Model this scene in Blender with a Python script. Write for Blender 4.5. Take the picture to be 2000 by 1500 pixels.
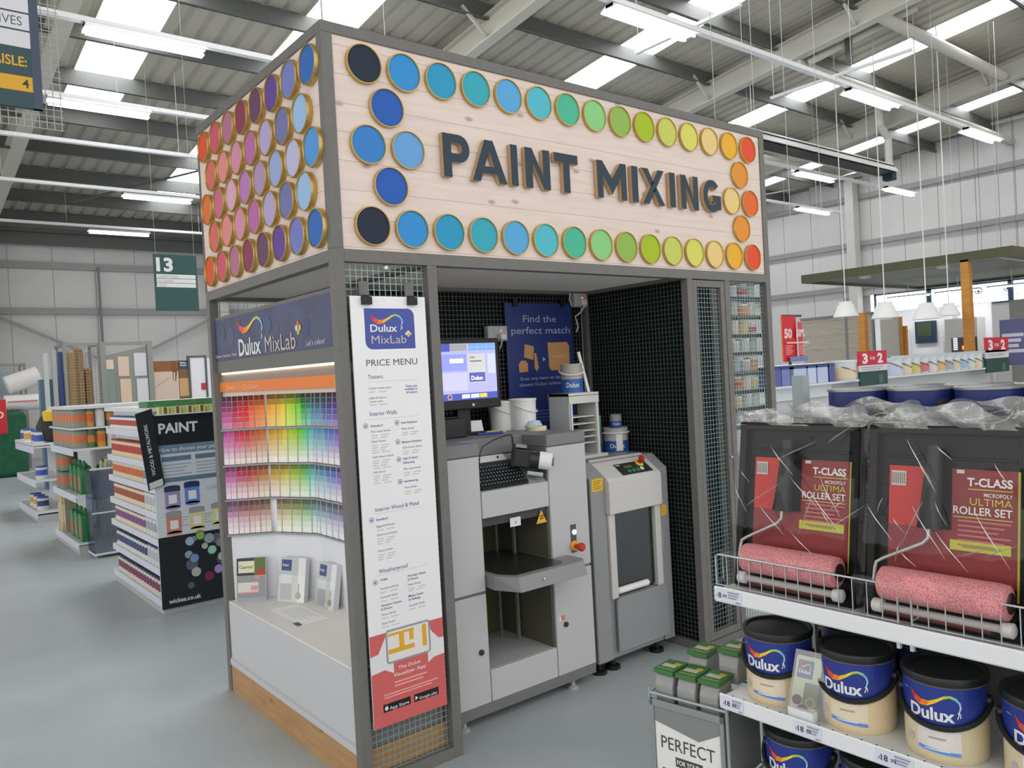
import bpy, bmesh, math, random
from mathutils import Vector, Matrix
random.seed(7)
SC = bpy.context.scene
COL = SC.collection
for o in list(bpy.data.objects):
    bpy.data.objects.remove(o, do_unlink=True)

# ---------------------------------------------------------------- camera
def cam_axes(yaw, pitch, roll):
    f = Vector((math.sin(yaw)*math.cos(pitch), math.cos(yaw)*math.cos(pitch), math.sin(pitch)))
    r = Vector((math.cos(yaw), -math.sin(yaw), 0.0)); u = r.cross(f)
    c, s = math.cos(roll), math.sin(roll)
    return c*r+s*u, -s*r+c*u, f
cr, cu_, cf = cam_axes(.675, -.0139, -.0541)
cam = bpy.data.cameras.new('camera'); camo = bpy.data.objects.new('camera', cam); COL.objects.link(camo)
camo.matrix_world = Matrix(((cr.x, cu_.x, -cf.x, -1.3859), (cr.y, cu_.y, -cf.y, -2.78), (cr.z, cu_.z, -cf.z, 1.6), (0, 0, 0, 1)))
cam.sensor_width = 36.0; cam.sensor_fit = 'HORIZONTAL'; cam.lens = 1548.96/2000*36.0
cam.clip_start = .05; cam.clip_end = 200
SC.camera = camo

# ---------------------------------------------------------------- light and exposure
SC.view_settings.view_transform = 'Standard'; SC.view_settings.look = 'None'
SC.view_settings.gamma = 1.0; SC.view_settings.use_curve_mapping = False
SC.view_settings.exposure = 0.4
W = bpy.data.worlds.new('daylight'); SC.world = W; W.use_nodes = True
bg = W.node_tree.nodes['Background']; bg.inputs[0].default_value = (1, .99, .98, 1); bg.inputs[1].default_value = 1.15
SKY_PANEL = 7.0      # roof lights
TUBE = 7.0          # fluorescent tubes

# ---------------------------------------------------------------- materials
def lin(c):
    return tuple(((x/255)/12.92 if x/255 <= .04045 else ((x/255+.055)/1.055)**2.4) for x in c)
MC = {}
def mat(rgb, rough=.5, metal=0.0, emit=0.0, spec=.4, var=0.0, scale=8.0, bump=0.0):
    key = (tuple(rgb), rough, metal, emit, spec, var, scale, bump)
    if key in MC: return MC[key]
    m = bpy.data.materials.new('m_%d' % len(MC)); m.use_nodes = True
    nt = m.node_tree; b = nt.nodes['Principled BSDF']
    c = lin(rgb) + (1,)
    b.inputs['Base Color'].default_value = c
    b.inputs['Roughness'].default_value = rough; b.inputs['Metallic'].default_value = metal
    b.inputs['Specular IOR Level'].default_value = spec
    if emit:
        b.inputs['Emission Color'].default_value = c; b.inputs['Emission Strength'].default_value = emit
    if var or bump:
        tc = nt.nodes.new('ShaderNodeTexCoord'); nz = nt.nodes.new('ShaderNodeTexNoise')
        nz.inputs['Scale'].default_value = scale; nz.inputs['Detail'].default_value = 6
        nt.links.new(tc.outputs['Object'], nz.inputs['Vector'])
        if var:
            rp = nt.nodes.new('ShaderNodeMapRange')
            rp.inputs[1].default_value = .3; rp.inputs[2].default_value = .7
            rp.inputs[3].default_value = 1-var; rp.inputs[4].default_value = 1+var
            mx = nt.nodes.new('ShaderNodeVectorMath'); mx.operation = 'SCALE'
            mx.inputs[0].default_value = c[:3]
            nt.links.new(nz.outputs[0], rp.inputs[0]); nt.links.new(rp.outputs[0], mx.inputs['Scale'])
            nt.links.new(mx.outputs[0], b.inputs['Base Color'])
        if bump:
            bp = nt.nodes.new('ShaderNodeBump'); bp.inputs['Strength'].default_value = bump
            nt.links.new(nz.outputs[0], bp.inputs['Height']); nt.links.new(bp.outputs[0], b.inputs['Normal'])
    MC[key] = m
    return m
def wood_mat(base, dark, axis, plank, knots=True, rough=.6, grain=.06, joint=True):
    """planks stacked along z, grain along x (axis 0) or y (axis 1), dark knots"""
    m = bpy.data.materials.new('wood'); m.use_nodes = True; nt = m.node_tree; b = nt.nodes['Principled BSDF']
    b.inputs['Roughness'].default_value = rough; b.inputs['Specular IOR Level'].default_value = .3
    N = nt.nodes.new; L = nt.links.new
    geo = N('ShaderNodeNewGeometry')
    mp = N('ShaderNodeMapping')
    mp.inputs['Scale'].default_value = (1.2, 1.2, 16) if plank else (2, 2, 14)
    L(geo.outputs['Position'], mp.inputs['Vector'])
    nz = N('ShaderNodeTexNoise'); nz.inputs['Scale'].default_value = 3; nz.inputs['Detail'].default_value = 5
    L(mp.outputs[0], nz.inputs['Vector'])
    rp = N('ShaderNodeValToRGB'); rp.color_ramp.elements[0].position = .3; rp.color_ramp.elements[1].position = .7
    lb, ld = lin(base), lin(dark)
    rp.color_ramp.elements[0].color = tuple(lb[i]*(1-grain)+ld[i]*grain for i in range(3))+(1,)
    rp.color_ramp.elements[1].color = lb+(1,)
    L(nz.outputs[0], rp.inputs[0])
    col = rp.outputs[0]
    if knots:
        sk = N('ShaderNodeSeparateXYZ'); L(geo.outputs['Position'], sk.inputs[0])
        ck = N('ShaderNodeCombineXYZ'); ks = []
        for ch, sc_ in ((axis, 2.3), (2, 4.6)):
            mm = N('ShaderNodeMath'); mm.operation = 'MULTIPLY'; mm.inputs[1].default_value = sc_; L(sk.outputs[ch], mm.inputs[0]); L(mm.outputs[0], ck.inputs[len(ks)]); ks.append(mm)
        vo = N('ShaderNodeTexVoronoi'); vo.voronoi_dimensions = '2D'; vo.inputs['Scale'].default_value = 1.0
        L(ck.outputs[0], vo.inputs['Vector'])
        kr = N('ShaderNodeMapRange'); kr.inputs[1].default_value = .025; kr.inputs[2].default_value = .065
        kr.inputs[3].default_value = .6; kr.inputs[4].default_value = 0
        L(vo.outputs['Distance'], kr.inputs[0])
        mx = N('ShaderNodeMix'); mx.data_type = 'RGBA'; mx.inputs['B'].default_value = ld+(1,)
        L(kr.outputs[0], mx.inputs['Factor']); L(col, mx.inputs['A']); col = mx.outputs['Result']
    if joint:
        sp = N('ShaderNodeSeparateXYZ'); L(geo.outputs['Position'], sp.inputs[0])
        dv = N('ShaderNodeMath'); dv.operation = 'DIVIDE'; dv.inputs[1].default_value = plank; L(sp.outputs[2], dv.inputs[0])
        fr = N('ShaderNodeMath'); fr.operation = 'FRACT'; L(dv.outputs[0], fr.inputs[0])
        lt = N('ShaderNodeMath'); lt.operation = 'LESS_THAN'; lt.inputs[1].default_value = .025; L(fr.outputs[0], lt.inputs[0])
        m2 = N('ShaderNodeMix'); m2.data_type = 'RGBA'; m2.inputs['B'].default_value = tuple(x*.62 for x in lb)+(1,)
        L(lt.outputs[0], m2.inputs['Factor']); L(col, m2.inputs['A']); col = m2.outputs['Result']
    L(col, b.inputs['Base Color'])
    return m
def wrap_mat(fac, rough=.15, bump=.5, scale=20):
    """crumpled polythene: mostly clear, partly milky, partly shiny"""
    m = film_mat(fac, rough, (246, 246, 245), bump, scale); nt = m.node_tree
    mx = [n for n in nt.nodes if n.type == 'MIX_SHADER'][0]; g = [n for n in nt.nodes if n.type == 'BSDF_GLOSSY'][0]
    d = nt.nodes.new('ShaderNodeBsdfDiffuse'); d.inputs[0].default_value = lin((214, 214, 212))+(1,)
    m2 = nt.nodes.new('ShaderNodeMixShader'); m2.inputs[0].default_value = .35
    nt.links.new(d.outputs[0], m2.inputs[1]); nt.links.new(g.outputs[0], m2.inputs[2]); nt.links.new(m2.outputs[0], mx.inputs[2])
    return m
def film_mat(fac, rough=.12, tint=(255, 255, 255), bump=.0, scale=12):
    m = bpy.data.materials.new('film'); m.use_nodes = True; nt = m.node_tree
    for n in list(nt.nodes): nt.nodes.remove(n)
    N = nt.nodes.new; L = nt.links.new
    o = N('ShaderNodeOutputMaterial'); t = N('ShaderNodeBsdfTransparent'); t.inputs[0].default_value = lin(tint)+(1,)
    g = N('ShaderNodeBsdfGlossy'); g.inputs['Roughness'].default_value = rough
    mx = N('ShaderNodeMixShader'); mx.inputs[0].default_value = fac
    L(t.outputs[0], mx.inputs[1]); L(g.outputs[0], mx.inputs[2]); L(mx.outputs[0], o.inputs[0])
    if bump:
        tc = N('ShaderNodeTexCoord'); nz = N('ShaderNodeTexNoise'); nz.inputs['Scale'].default_value = scale; nz.inputs['Detail'].default_value = 4
        bp = N('ShaderNodeBump'); bp.inputs['Strength'].default_value = bump; bp.inputs['Distance'].default_value = .02
        L(tc.outputs['Object'], nz.inputs['Vector']); L(nz.outputs[0], bp.inputs['Height']); L(bp.outputs[0], g.inputs['Normal'])
    return m

WHITE = mat((225, 225, 222), .45); GREYF = mat((112, 110, 107), .5, spec=.3, var=.06, scale=30)
BLACK = mat((22, 23, 24), .45); DARK = mat((40, 42, 42), .6); STEEL = mat((190, 195, 198), .3, .8)
NAVY = mat((44, 58, 140), .4); CREAM = mat((222, 206, 170), .4); TXT = mat((95, 95, 98), .6)

# ---------------------------------------------------------------- mesh builder
class F:
    """flat drawing frame: a along u, b along v, c along the normal"""
    def __init__(s, o, u=(1, 0, 0), v=(0, 0, 1)):
        s.o = Vector(o); s.u = Vector(u).normalized(); s.v = Vector(v).normalized(); s.n = s.u.cross(s.v)
    def p(s, a, b, c=0): return s.o+s.u*a+s.v*b+s.n*c
class CF:
    """drawing frame wrapped on a vertical cylinder facing -x"""
    curved = True
    def __init__(s, R, o=(0, 0, 0), th=math.pi): s.R = R; s.o = Vector(o); s.th = th
    def p(s, a, b, c=0):
        t = s.th+a/s.R
        return s.o+Vector(((s.R+c)*math.cos(t), (s.R+c)*math.sin(t), b))
ORG = {}
KIDS = {}
TCACHE = {}
CAPH = [None]
def text_geo(body, bold):
    k = (body, bold)
    if k in TCACHE: return TCACHE[k]
    cu = bpy.data.curves.new('t', 'FONT'); cu.body = body; cu.size = 1; cu.offset = bold; cu.resolution_u = 3
    ob = bpy.data.objects.new('t', cu); me = ob.to_mesh()
    vs = [(v.co.x, v.co.y) for v in me.vertices]; fs = [tuple(p.vertices) for p in me.polygons]
    ob.to_mesh_clear(); bpy.data.objects.remove(ob); bpy.data.curves.remove(cu)
    TCACHE[k] = (vs, fs)
    return vs, fs
class MB:
    def __init__(s, m=None): s.v = []; s.f = []; s.mi = []; s.ms = []; s.cur = 0; s.use(m or WHITE)
    def use(s, m):
        if m not in s.ms: s.ms.append(m)
        s.cur = s.ms.index(m); return s
    def add(s, vs, fs):
        n = len(s.v); s.v += [Vector(v) for v in vs]
        for f in fs: s.f.append(tuple(i+n for i in f)); s.mi.append(s.cur)
        return s
    def box(s, x0, x1, y0, y1, z0, z1):
        return s.add([(x, y, z) for z in (z0, z1) for y in (y0, y1) for x in (x0, x1)],
                     [(0, 2, 3, 1), (4, 5, 7, 6), (0, 1, 5, 4), (2, 6, 7, 3), (0, 4, 6, 2), (1, 3, 7, 5)])
    def fbox(s, fr, a0, a1, b0, b1, c0, c1):
        return s.add([fr.p(a, b, c) for c in (c0, c1) for b in (b0, b1) for a in (a0, a1)],
                     [(0, 2, 3, 1), (4, 5, 7, 6), (0, 1, 5, 4), (2, 6, 7, 3), (0, 4, 6, 2), (1, 3, 7, 5)])
    def rect(s, fr, a0, a1, b0, b1, c=.0005):
        n = max(1, int(abs(a1-a0)/.012)) if hasattr(fr, 'curved') else 1
        vs = []
        for i in range(n+1):
            a = a0+(a1-a0)*i/n; vs += [fr.p(a, b0, c), fr.p(a, b1, c)]
        return s.add(vs, [(2*i, 2*i+2, 2*i+3, 2*i+1) for i in range(n)])
    def poly(s, fr, pts, c=.0005): return s.add([fr.p(a, b, c) for a, b in pts], [tuple(range(len(pts)))])
    def prism(s, fr, pts, c0, c1, side=None):
        n = len(pts); k = s.cur
        s.add([fr.p(a, b, c1) for a, b in pts], [tuple(range(n))])
        if side: s.use(side)
        s.add([fr.p(a, b, c) for c in (c0, c1) for a, b in pts],
              [tuple(reversed(range(n)))]+[(i, (i+1) % n, n+(i+1) % n, n+i) for i in range(n)])
        s.cur = k; return s
    def disc(s, fr, a, b, r, c=.0005, n=20, ry=None):
        return s.poly(fr, [(a+r*math.cos(2*math.pi*i/n), b+(ry or r)*math.sin(2*math.pi*i/n)) for i in range(n)], c)
    def ring(s, fr, a, b, r, w, c=.0005, n=20):
        vs = []
        for i in range(n):
            t = 2*math.pi*i/n; vs += [fr.p(a+r*math.cos(t), b+r*math.sin(t), c), fr.p(a+(r-w)*math.cos(t), b+(r-w)*math.sin(t), c)]
        return s.add(vs, [(2*i, 2*((i+1) % n), 2*((i+1) % n)+1, 2*i+1) for i in range(n)])
    def tube(s, pts, r, n=8, caps=True):
        pts = [Vector(p) for p in pts]; rings = []
        up = None
        for i, p in enumerate(pts):
            d = (pts[min(i+1, len(pts)-1)]-pts[max(i-1, 0)]).normalized()
            if up is None: up = Vector((0, 0, 1)) if abs(d.z) < .9 else Vector((1, 0, 0))
            a = d.cross(up).normalized(); b = a.cross(d).normalized(); up = b
            rr = r[i] if isinstance(r, (list, tuple)) else r
            rings.append([p+(a*math.cos(2*math.pi*k/n)+b*math.sin(2*math.pi*k/n))*rr for k in range(n)])
        vs = [v for q in rings for v in q]; m = len(pts)
        fs = [(i*n+k, i*n+(k+1) % n, (i+1)*n+(k+1) % n, (i+1)*n+k) for i in range(m-1) for k in range(n)]
        if caps: fs += [tuple(reversed(range(n))), tuple((m-1)*n+k for k in range(n))]
        return s.add(vs, fs)
    def bar(s, p0, p1, w, h=None):
        """square bar between two points"""
        p0, p1 = Vector(p0), Vector(p1); h = h or w; d = (p1-p0).normalized()
        up = Vector((0, 0, 1)) if abs(d.z) < .9 else Vector((0, 1, 0))
        a = d.cross(up).normalized(); b = a.cross(d).normalized()
        vs = [p+a*(w/2*i)+b*(h/2*j) for p in (p0, p1) for i, j in ((-1, -1), (1, -1), (1, 1), (-1, 1))]
        return s.add(vs, [(3, 2, 1, 0), (4, 5, 6, 7)]+[(i, (i+1) % 4, 4+(i+1) % 4, 4+i) for i in range(4)])
    def lathe(s, prof, o=(0, 0, 0), n=24, ax=None, caps=True):
        """prof: (radius, height) list about axis ax (default z) from o"""
        o = Vector(o); ax = Vector(ax or (0, 0, 1)).normalized()
        a = ax.cross(Vector((0, 0, 1)) if abs(ax.z) < .9 else Vector((1, 0, 0))).normalized(); b = ax.cross(a)
        vs = []
        for r, h in prof:
            for k in range(n):
                t = 2*math.pi*k/n; vs.append(o+ax*h+(a*math.cos(t)+b*math.sin(t))*r)
        m = len(prof)
        fs = [(i*n+k, i*n+(k+1) % n, (i+1)*n+(k+1) % n, (i+1)*n+k) for i in range(m-1) for k in range(n)]
        if caps:
            if prof[0][0] > 1e-6: fs.append(tuple(reversed(range(n))))
            if prof[-1][0] > 1e-6: fs.append(tuple((m-1)*n+k for k in range(n)))
        return s.add(vs, fs)
    def text(s, body, fr, a, b, h, w=None, al='L', bold=0.0, c=.0008, flip=False):
        """lettering with cap height h, baseline at b; w fits the width"""
        vs, fs = text_geo(body, bold)
        if not vs: return s
        if CAPH[0] is None: CAPH[0] = max(y for x, y in text_geo('H', 0)[0])
        k = h/CAPH[0]; x0 = min(x for x, y in vs); x1 = max(x for x, y in vs)
        kx = (w/(x1-x0)) if w else k; ww = (x1-x0)*kx
        off = {'L': 0, 'C': -ww/2, 'R': -ww}[al]
        pts = [((x-x0)*kx+off+a, y*k+b) for x, y in vs]
        if hasattr(fr, 'curved'):
            bm = bmesh.new(); bv = [bm.verts.new((x, y, 0)) for x, y in pts]
            for f in fs:
                try: bm.faces.new([bv[i] for i in f])
                except ValueError: pass
            q = min(x for x, y in pts)+.008
            while q < max(x for x, y in pts):
                bmesh.ops.bisect_plane(bm, geom=bm.verts[:]+bm.edges[:]+bm.faces[:], plane_co=(q, 0, 0), plane_no=(1, 0, 0)); q += .008
            bm.verts.index_update()
            pts = [(v.co.x, v.co.y) for v in bm.verts]; fs = [tuple(v.index for v in f.verts) for f in bm.faces]; bm.free()
        return s.add([fr.p(x, y, c) for x, y in pts], fs)
    def lines(s, fr, a, b, n, w, h=.004, gap=.012, c=.0005, split=False):
        """n rows of faint unreadable print"""
        for i in range(n):
            ww = w*(1-.12*((i*7) % 3))
            if split: s.rect(fr, a, a+ww*.38, b-i*gap-h, b-i*gap, c); s.rect(fr, a+ww*.55, a+ww, b-i*gap-h, b-i*gap, c)
            else: s.rect(fr, a, a+ww, b-i*gap-h, b-i*gap, c)
        return s
    def build(s, name, parent=None, smooth=False, bevel=0.0, label=None, cat=None, group=None, kind=None, seg=2, ang=35, origin=None):
        me = bpy.data.meshes.new(name)
        if parent is not None: og = ORG[parent]
        else:
            if origin is not None: og = Vector(origin)
            else:
                xs = [v.x for v in s.v]; ys = [v.y for v in s.v]; zs = [v.z for v in s.v]
                og = Vector(((min(xs)+max(xs))/2, (min(ys)+max(ys))/2, min(zs)))
        me.from_pydata([tuple(v-og) for v in s.v], [], s.f)
        for m in s.ms: me.materials.append(m)
        me.polygons.foreach_set('material_index', s.mi)
        if smooth:
            me.polygons.foreach_set('use_smooth', [True]*len(me.polygons)); me.set_sharp_from_angle(angle=math.radians(ang))
        me.update()
        o = bpy.data.objects.new(name, me); COL.objects.link(o)
        ORG[o] = og
        if parent is not None: o.parent = parent; KIDS.setdefault(parent, []).append(o)
        else: o.location = og
        if bevel:
            bv = o.modifiers.new('bevel', 'BEVEL'); bv.width = bevel; bv.segments = seg; bv.limit_method = 'ANGLE'; bv.angle_limit = math.radians(40)
        tag(o, label, cat, group, kind)
        return o
def tag(o, label=None, cat=None, group=None, kind=None):
    if label: o['label'] = label
    if cat: o['category'] = cat
    if group: o['group'] = group
    if kind: o['kind'] = kind
    return o
def thing(name, label, cat, loc=(0, 0, 0), group=None, rz=0.0, local=False):
    o = bpy.data.objects.new(name, None); COL.objects.link(o); o.location = loc; o.rotation_euler = (0, 0, rz)
    o.empty_display_size = .05
    ORG[o] = Vector((0, 0, 0)) if local else Vector(loc)
    return tag(o, label, cat, group)
def copy_tree(o, parent=None):
    c = o.copy(); COL.objects.link(c); ORG[c] = ORG[o]
    if parent is not None: c.parent = parent; KIDS.setdefault(parent, []).append(c)
    for ch in KIDS.get(o, []): copy_tree(ch, c)
    return c
def dup(root, loc, label=None, group=None, rz=None):
    c = copy_tree(root); c.location = loc
    if rz is not None: c.rotation_euler = (0, 0, rz)
    if label: c['label'] = label
    if group: c['group'] = group
    return c
def struct(mb, name, **k): return mb.build(name, kind='structure', **k)

RAINBOW = [(205, 45, 40), (220, 80, 40), (232, 130, 40), (240, 185, 50), (225, 210, 60), (170, 200, 70), (150, 200, 130), (120, 185, 220), (150, 200, 235), (200, 225, 245)]
def swoosh(mb, fr, a, b, w, h, c=.0008):
    up = [(0, .95), (.12, .68), (.25, .52), (.40, .53), (.55, .72), (.68, .92), (.80, .98), (.91, .86), (.985, .6), (1, .35), (.96, .05)]
    lo = [(-.01, .90), (.07, .42), (.20, .18), (.36, .22), (.52, .47), (.66, .74), (.78, .84), (.875, .74), (.95, .54), (.965, .33), (.94, .05)]
    for i in range(10):
        mb.use(mat(RAINBOW[i], .4)); mb.poly(fr, [(a+x*w, b+y*h) for x, y in (lo[i], lo[i+1], up[i+1], up[i])], c)
    # little running figure at the end of the stroke
    mb.use(WHITE); x, y, q = a+.95*w, b+.02*h, h*.09
    mb.disc(fr, x, y+q*.6, q*.5, c, 8)
    for p in (((0, 0), (-.5, -2.0)), ((0, 0), (.9, -1.3)), ((-.9, .3), (.9, -.4)), ((-.5, -2), (-1.1, -3.4)), ((.9, -1.3), (.6, -2.8))):
        (x0, y0), (x1, y1) = p; dx, dy = y1-y0, -(x1-x0); l = math.hypot(dx, dy); dx, dy = dx/l*.28, dy/l*.28
        mb.poly(fr, [(x+q*(x0-dx), y+q*(y0-dy)), (x+q*(x1-dx), y+q*(y1-dy)), (x+q*(x1+dx), y+q*(y1+dy)), (x+q*(x0+dx), y+q*(y0+dy))], c)

# heavy block capitals, each in a unit box (width 1, height 1); t = stroke in height units
def letter(mb, ch, fr, a, b, w, h, c0, c1, side, t=.235):
    tx = t*h/w; ty = t
    def P(pts): mb.prism(fr, [(a+x*w, b+y*h) for x, y in pts], c0, c1, side)  # c1 read when called
    def R(x0, y0, x1, y1): P([(x0, y0), (x1, y0), (x1, y1), (x0, y1)])
    if ch == 'I': R(0, 0, 1, 1)
    elif ch == 'T': R(0, 1-ty, 1, 1); R(.5-tx/2, 0, .5+tx/2, 1-ty)
    elif ch == 'N':
        R(0, 0, tx, 1); R(1-tx, 0, 1, 1); P([(tx, .68), (tx, 1), (1-tx, .32), (1-tx, 0)][::-1])
    elif ch == 'M':
        tm = tx*.95; R(0, 0, tm, 1); R(1-tm, 0, 1, 1)
        P([(.5, .12), (.5, .55), (tm, 1), (tm, .62)][::-1][::-1]); P([(.5, .12), (1-tm, .62), (1-tm, 1), (.5, .55)])
    elif ch == 'X':
        d = tx*1.12; P([(0, 0), (d, 0), (1, 1), (1-d, 1)])
        P([(0, 1), (.5-d*.47, .5), (.5+d*.03, .5+.47*d/1.1), (d, 1)]); P([(.5-d*.03, .5-.47*d/1.1), (1-d, 0), (1, 0), (.5+d*.47, .5)])
    elif ch == 'A':
        d = tx*1.02; P([(0, 0), (d, 0), (.5, .74), (.5, 1), (.5-d*.52, 1)]); P([(1-d, 0), (1, 0), (.5+d*.52, 1), (.5, 1), (.5, .74)])
        g = lambda y: d+(.5-d)*y/.74; q = .2+ty*.72; P([(g(.2), .2), (1-g(.2), .2), (1-g(q), q), (g(q), q)])
    else:
        n = 14
        if ch == 'P':
            R(0, 0, tx, 1); y0, y1 = .36, 1.0; cy = (y0+y1)/2; ro = (y1-y0)/2; cx = 1-ro*h/w*.95
            R(tx, y1-ty*.85, cx, y1); R(tx, y0, cx, y0+ty*.85)
            arc = [(-90+180*i/n) for i in range(n+1)]; rx, ry, qx, qy = 1-cx, ro, 1-cx-tx*.95, ro-ty*.85
        else:
            cx, cy = .5, .5; rx, ry, qx, qy = .5, .5, .5-tx*.95, .5-ty*.9
            arc = [(42+ (318-42+12)*i/n) for i in range(n+1)]
            c1 += .0006; R(.52, .34, 1, .34+ty*.8); c1 += .0006; R(1-tx*.9, .10, 1, .34); c1 -= .0012
        for i in range(n):
            q0, q1 = math.radians(arc[i]), math.radians(arc[i+1])
            P([(cx+qx*math.cos(q0), cy+qy*math.sin(q0)), (cx+rx*math.cos(q0), cy+ry*math.sin(q0)), (cx+rx*math.cos(q1), cy+ry*math.sin(q1)), (cx+qx*math.cos(q1), cy+qy*math.sin(q1))])

def mesh_panel(fr, w, h, pitch, wire, parent, m, name='wire_mesh', pitch2=None):
    """welded square mesh in frame fr, flat bars for wires"""
    mb = MB(m); n = int(w/pitch); k = int(h/(pitch2 or pitch)); q = wire/2
    oa = (w-n*pitch)/2; ob = (h-k*(pitch2 or pitch))/2
    for i in range(n+1):
        a = oa+i*pitch
        mb.fbox(fr, a-q, a+q, 0, h, -q, q)
    for j in range(k+1):
        b = ob+j*(pitch2 or pitch)
        mb.fbox(fr, 0, w, b-q, b+q, q*.6, q*2.2)
    return mb.build(name, parent)
# ================================================================ the building
def zr(y): return 6.4+.105*(22-y)
XW, YB = 24.0, 22.0
# floor: blue-grey painted concrete with soft scuffs
fm = bpy.data.materials.new('painted_floor'); fm.use_nodes = True
_n = fm.node_tree; _b = _n.nodes['Principled BSDF']; _b.inputs['Roughness'].default_value = .38; _b.inputs['Specular IOR Level'].default_value = .35
_t = _n.nodes.new('ShaderNodeTexCoord'); _z = _n.nodes.new('ShaderNodeTexNoise'); _z.inputs['Scale'].default_value = 1.6; _z.inputs['Detail'].default_value = 8
_r = _n.nodes.new('ShaderNodeValToRGB'); _r.color_ramp.elements[0].position = .3; _r.color_ramp.elements[1].position = .72
_r.color_ramp.elements[0].color = lin((162, 171, 175))+(1,); _r.color_ramp.elements[1].color = lin((178, 185, 187))+(1,)
_n.links.new(_t.outputs['Object'], _z.inputs['Vector']); _n.links.new(_z.outputs[0], _r.inputs[0]); _n.links.new(_r.outputs[0], _b.inputs['Base Color'])
struct(MB(fm).box(-9, XW, -9, YB, -.1, 0), 'floor')
WALL = mat((205, 204, 202), .6, var=.02, scale=1.0)
WALLJ = mat((186, 185, 183), .6)
def clad_wall(name, along, fixed, a0, a1, h0, h1, sgn, joints):
    mb = MB(WALL)
    def bx(p0, p1, z0, z1, d0, d1):
        lo, hi = sorted((fixed+sgn*d0, fixed+sgn*d1))
        if along == 'x': mb.box(p0, p1, lo, hi, z0, z1)
        else: mb.box(lo, hi, p0, p1, z0, z1)
    # tall wall panels with recessed joints
    p = a0
    while p < a1-.01:
        q = min(p+joints, a1)
        if along == 'y': 
            hh = zr(p)-.02
        else: hh = h1
        bx(p+.007, q-.007, h0, min(hh, h1), 0, .12); p = q
    mb.use(WALLJ); bx(a0, a1, h0, h1 if along == 'x' else 6.6, .02, .14)
    return mb
wb = clad_wall('wall_back', 'x', YB, -9, XW, 0, 6.42, 1, 1.05)
struct(wb, 'wall_back')
# gable wall with the strip window left open
WZ0, WZ1 = 2.86, 3.5
mb = MB(WALL)
y = -9.0
while y < YB-.01:
    q = min(y+1.05, YB); top = zr(q)-.02
    lo, hi = y+.007, q-.007
    if q > 4.2 and y < 9.9:
        mb.box(XW, XW+.12, lo, hi, 0, WZ0); mb.box(XW, XW+.12, lo, hi, WZ1, top)
    else: mb.box(XW, XW+.12, lo, hi, 0, top)
    y = q
mb.use(WALLJ); mb.box(XW+.1, XW+.14, -9, 4, 0, 9.4).box(XW+.1, XW+.14, 10.1, YB, 0, 7.5).box(XW+.1, XW+.14, 4, 10.1, 0, WZ0).box(XW+.1, XW+.14, 4, 10.1, WZ1, 8.2)
struct(mb, 'wall_right')
# steel girts on the two walls and wall columns
GIRT = mat((150, 150, 148), .5); PALE = mat((196, 196, 190), .5)
k = [0]
def trim(mb, **kw):
    k[0] += 1; return struct(mb, 'trim_%d' % k[0], **kw)
for z in (3.96, 5.2): trim(MB(GIRT).box(-9, XW, YB-.13, YB-.002, z-.09, z+.09))
for z in (3.79, 5.2, 6.72): trim(MB(GIRT).box(XW-.13, XW-.002, -9, YB-.15, z-.08, z+.08))
for y in (4.0, 10.35, 16.5): trim(MB(PALE).box(XW-.5, XW-.16, y-.14, y+.14, 0, zr(y)-.3))
for x in (1, 7, 13, 19): trim(MB(PALE).box(x-.14, x+.14, YB-.55, YB-.16, 0, 6.1))
for x0, x1 in ((1.2, 3.6), (6.8, 4.4)): trim(MB(GIRT).bar((x0, YB-.2, 3.8), (x1, YB-.2, 2.6), .07, .07))
trim(MB(mat((120, 122, 120), .5)).box(3.62, 3.68, YB-.2, YB-.14, 2.5, 5.2))
# roof sheets: trapezoid ribs running up the slope, gaps left for the roof lights
SKY = [(1.62, 2.58, 2.0, 14.0), (4.5, 5.45, 1.0, 19.6), (10.3, 11.25, 1.0, 19.6), (16.0, 16.85, 0.5, 19.6), (21.55, 22.25, 0.5, 19.6)]
ROOF = mat((182, 177, 165), .55, var=.05, scale=.8)
mb = MB(ROOF)
def sheet(x0, x1, y0, y1):
    n = max(1, round((x1-x0)/.333)); st = (x1-x0)/n; row = []
    for i in range(n):
        b0 = x0+i*st
        row += [(b0, 0), (b0+st*.62, 0), (b0+st*.72, .045), (b0+st*.9, .045)]
    row.append((x1, 0)); m = len(row)
    vs = [(x, y, zr(y)+dz) for y in (y0, y1) for x, dz in row]
    mb.add(vs, [(i, m+i, m+i+1, i+1) for i in range(m-1)])
R0, R1 = -6.0, YB
xs = -9.0
for x0, x1, y0, y1 in SKY:
    sheet(xs, x0, R0, R1); sheet(x0, x1, R0, y0); sheet(x0, x1, y1, R1); xs = x1
sheet(xs, XW+.1, R0, R1)
struct(mb, 'ceiling')
SKYM = mat((250, 252, 255), .3, emit=SKY_PANEL)
for i, (x0, x1, y0, y1) in enumerate(SKY):
    struct(MB(SKYM).add([(x0, y0, zr(y0)+.03), (x1, y0, zr(y0)+.03), (x1, y1, zr(y1)+.03), (x0, y1, zr(y1)+.03)], [(0, 3, 2, 1)]), 'window_%d' % (i+1))
# purlins across the slope
PUR = mat((92, 94, 90), .5); PURB = mat((205, 205, 198), .45)
for i in range(14):
    y = -.45+1.655*i; z = zr(y)-.02
    trim(MB(PUR).box(-9, XW, y-.008, y+.008, z-.29, z).box(-9, XW, y-.07, y+.008, z-.29, z-.275).box(-9, XW, y, y+.07, z-.015, z))
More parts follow.
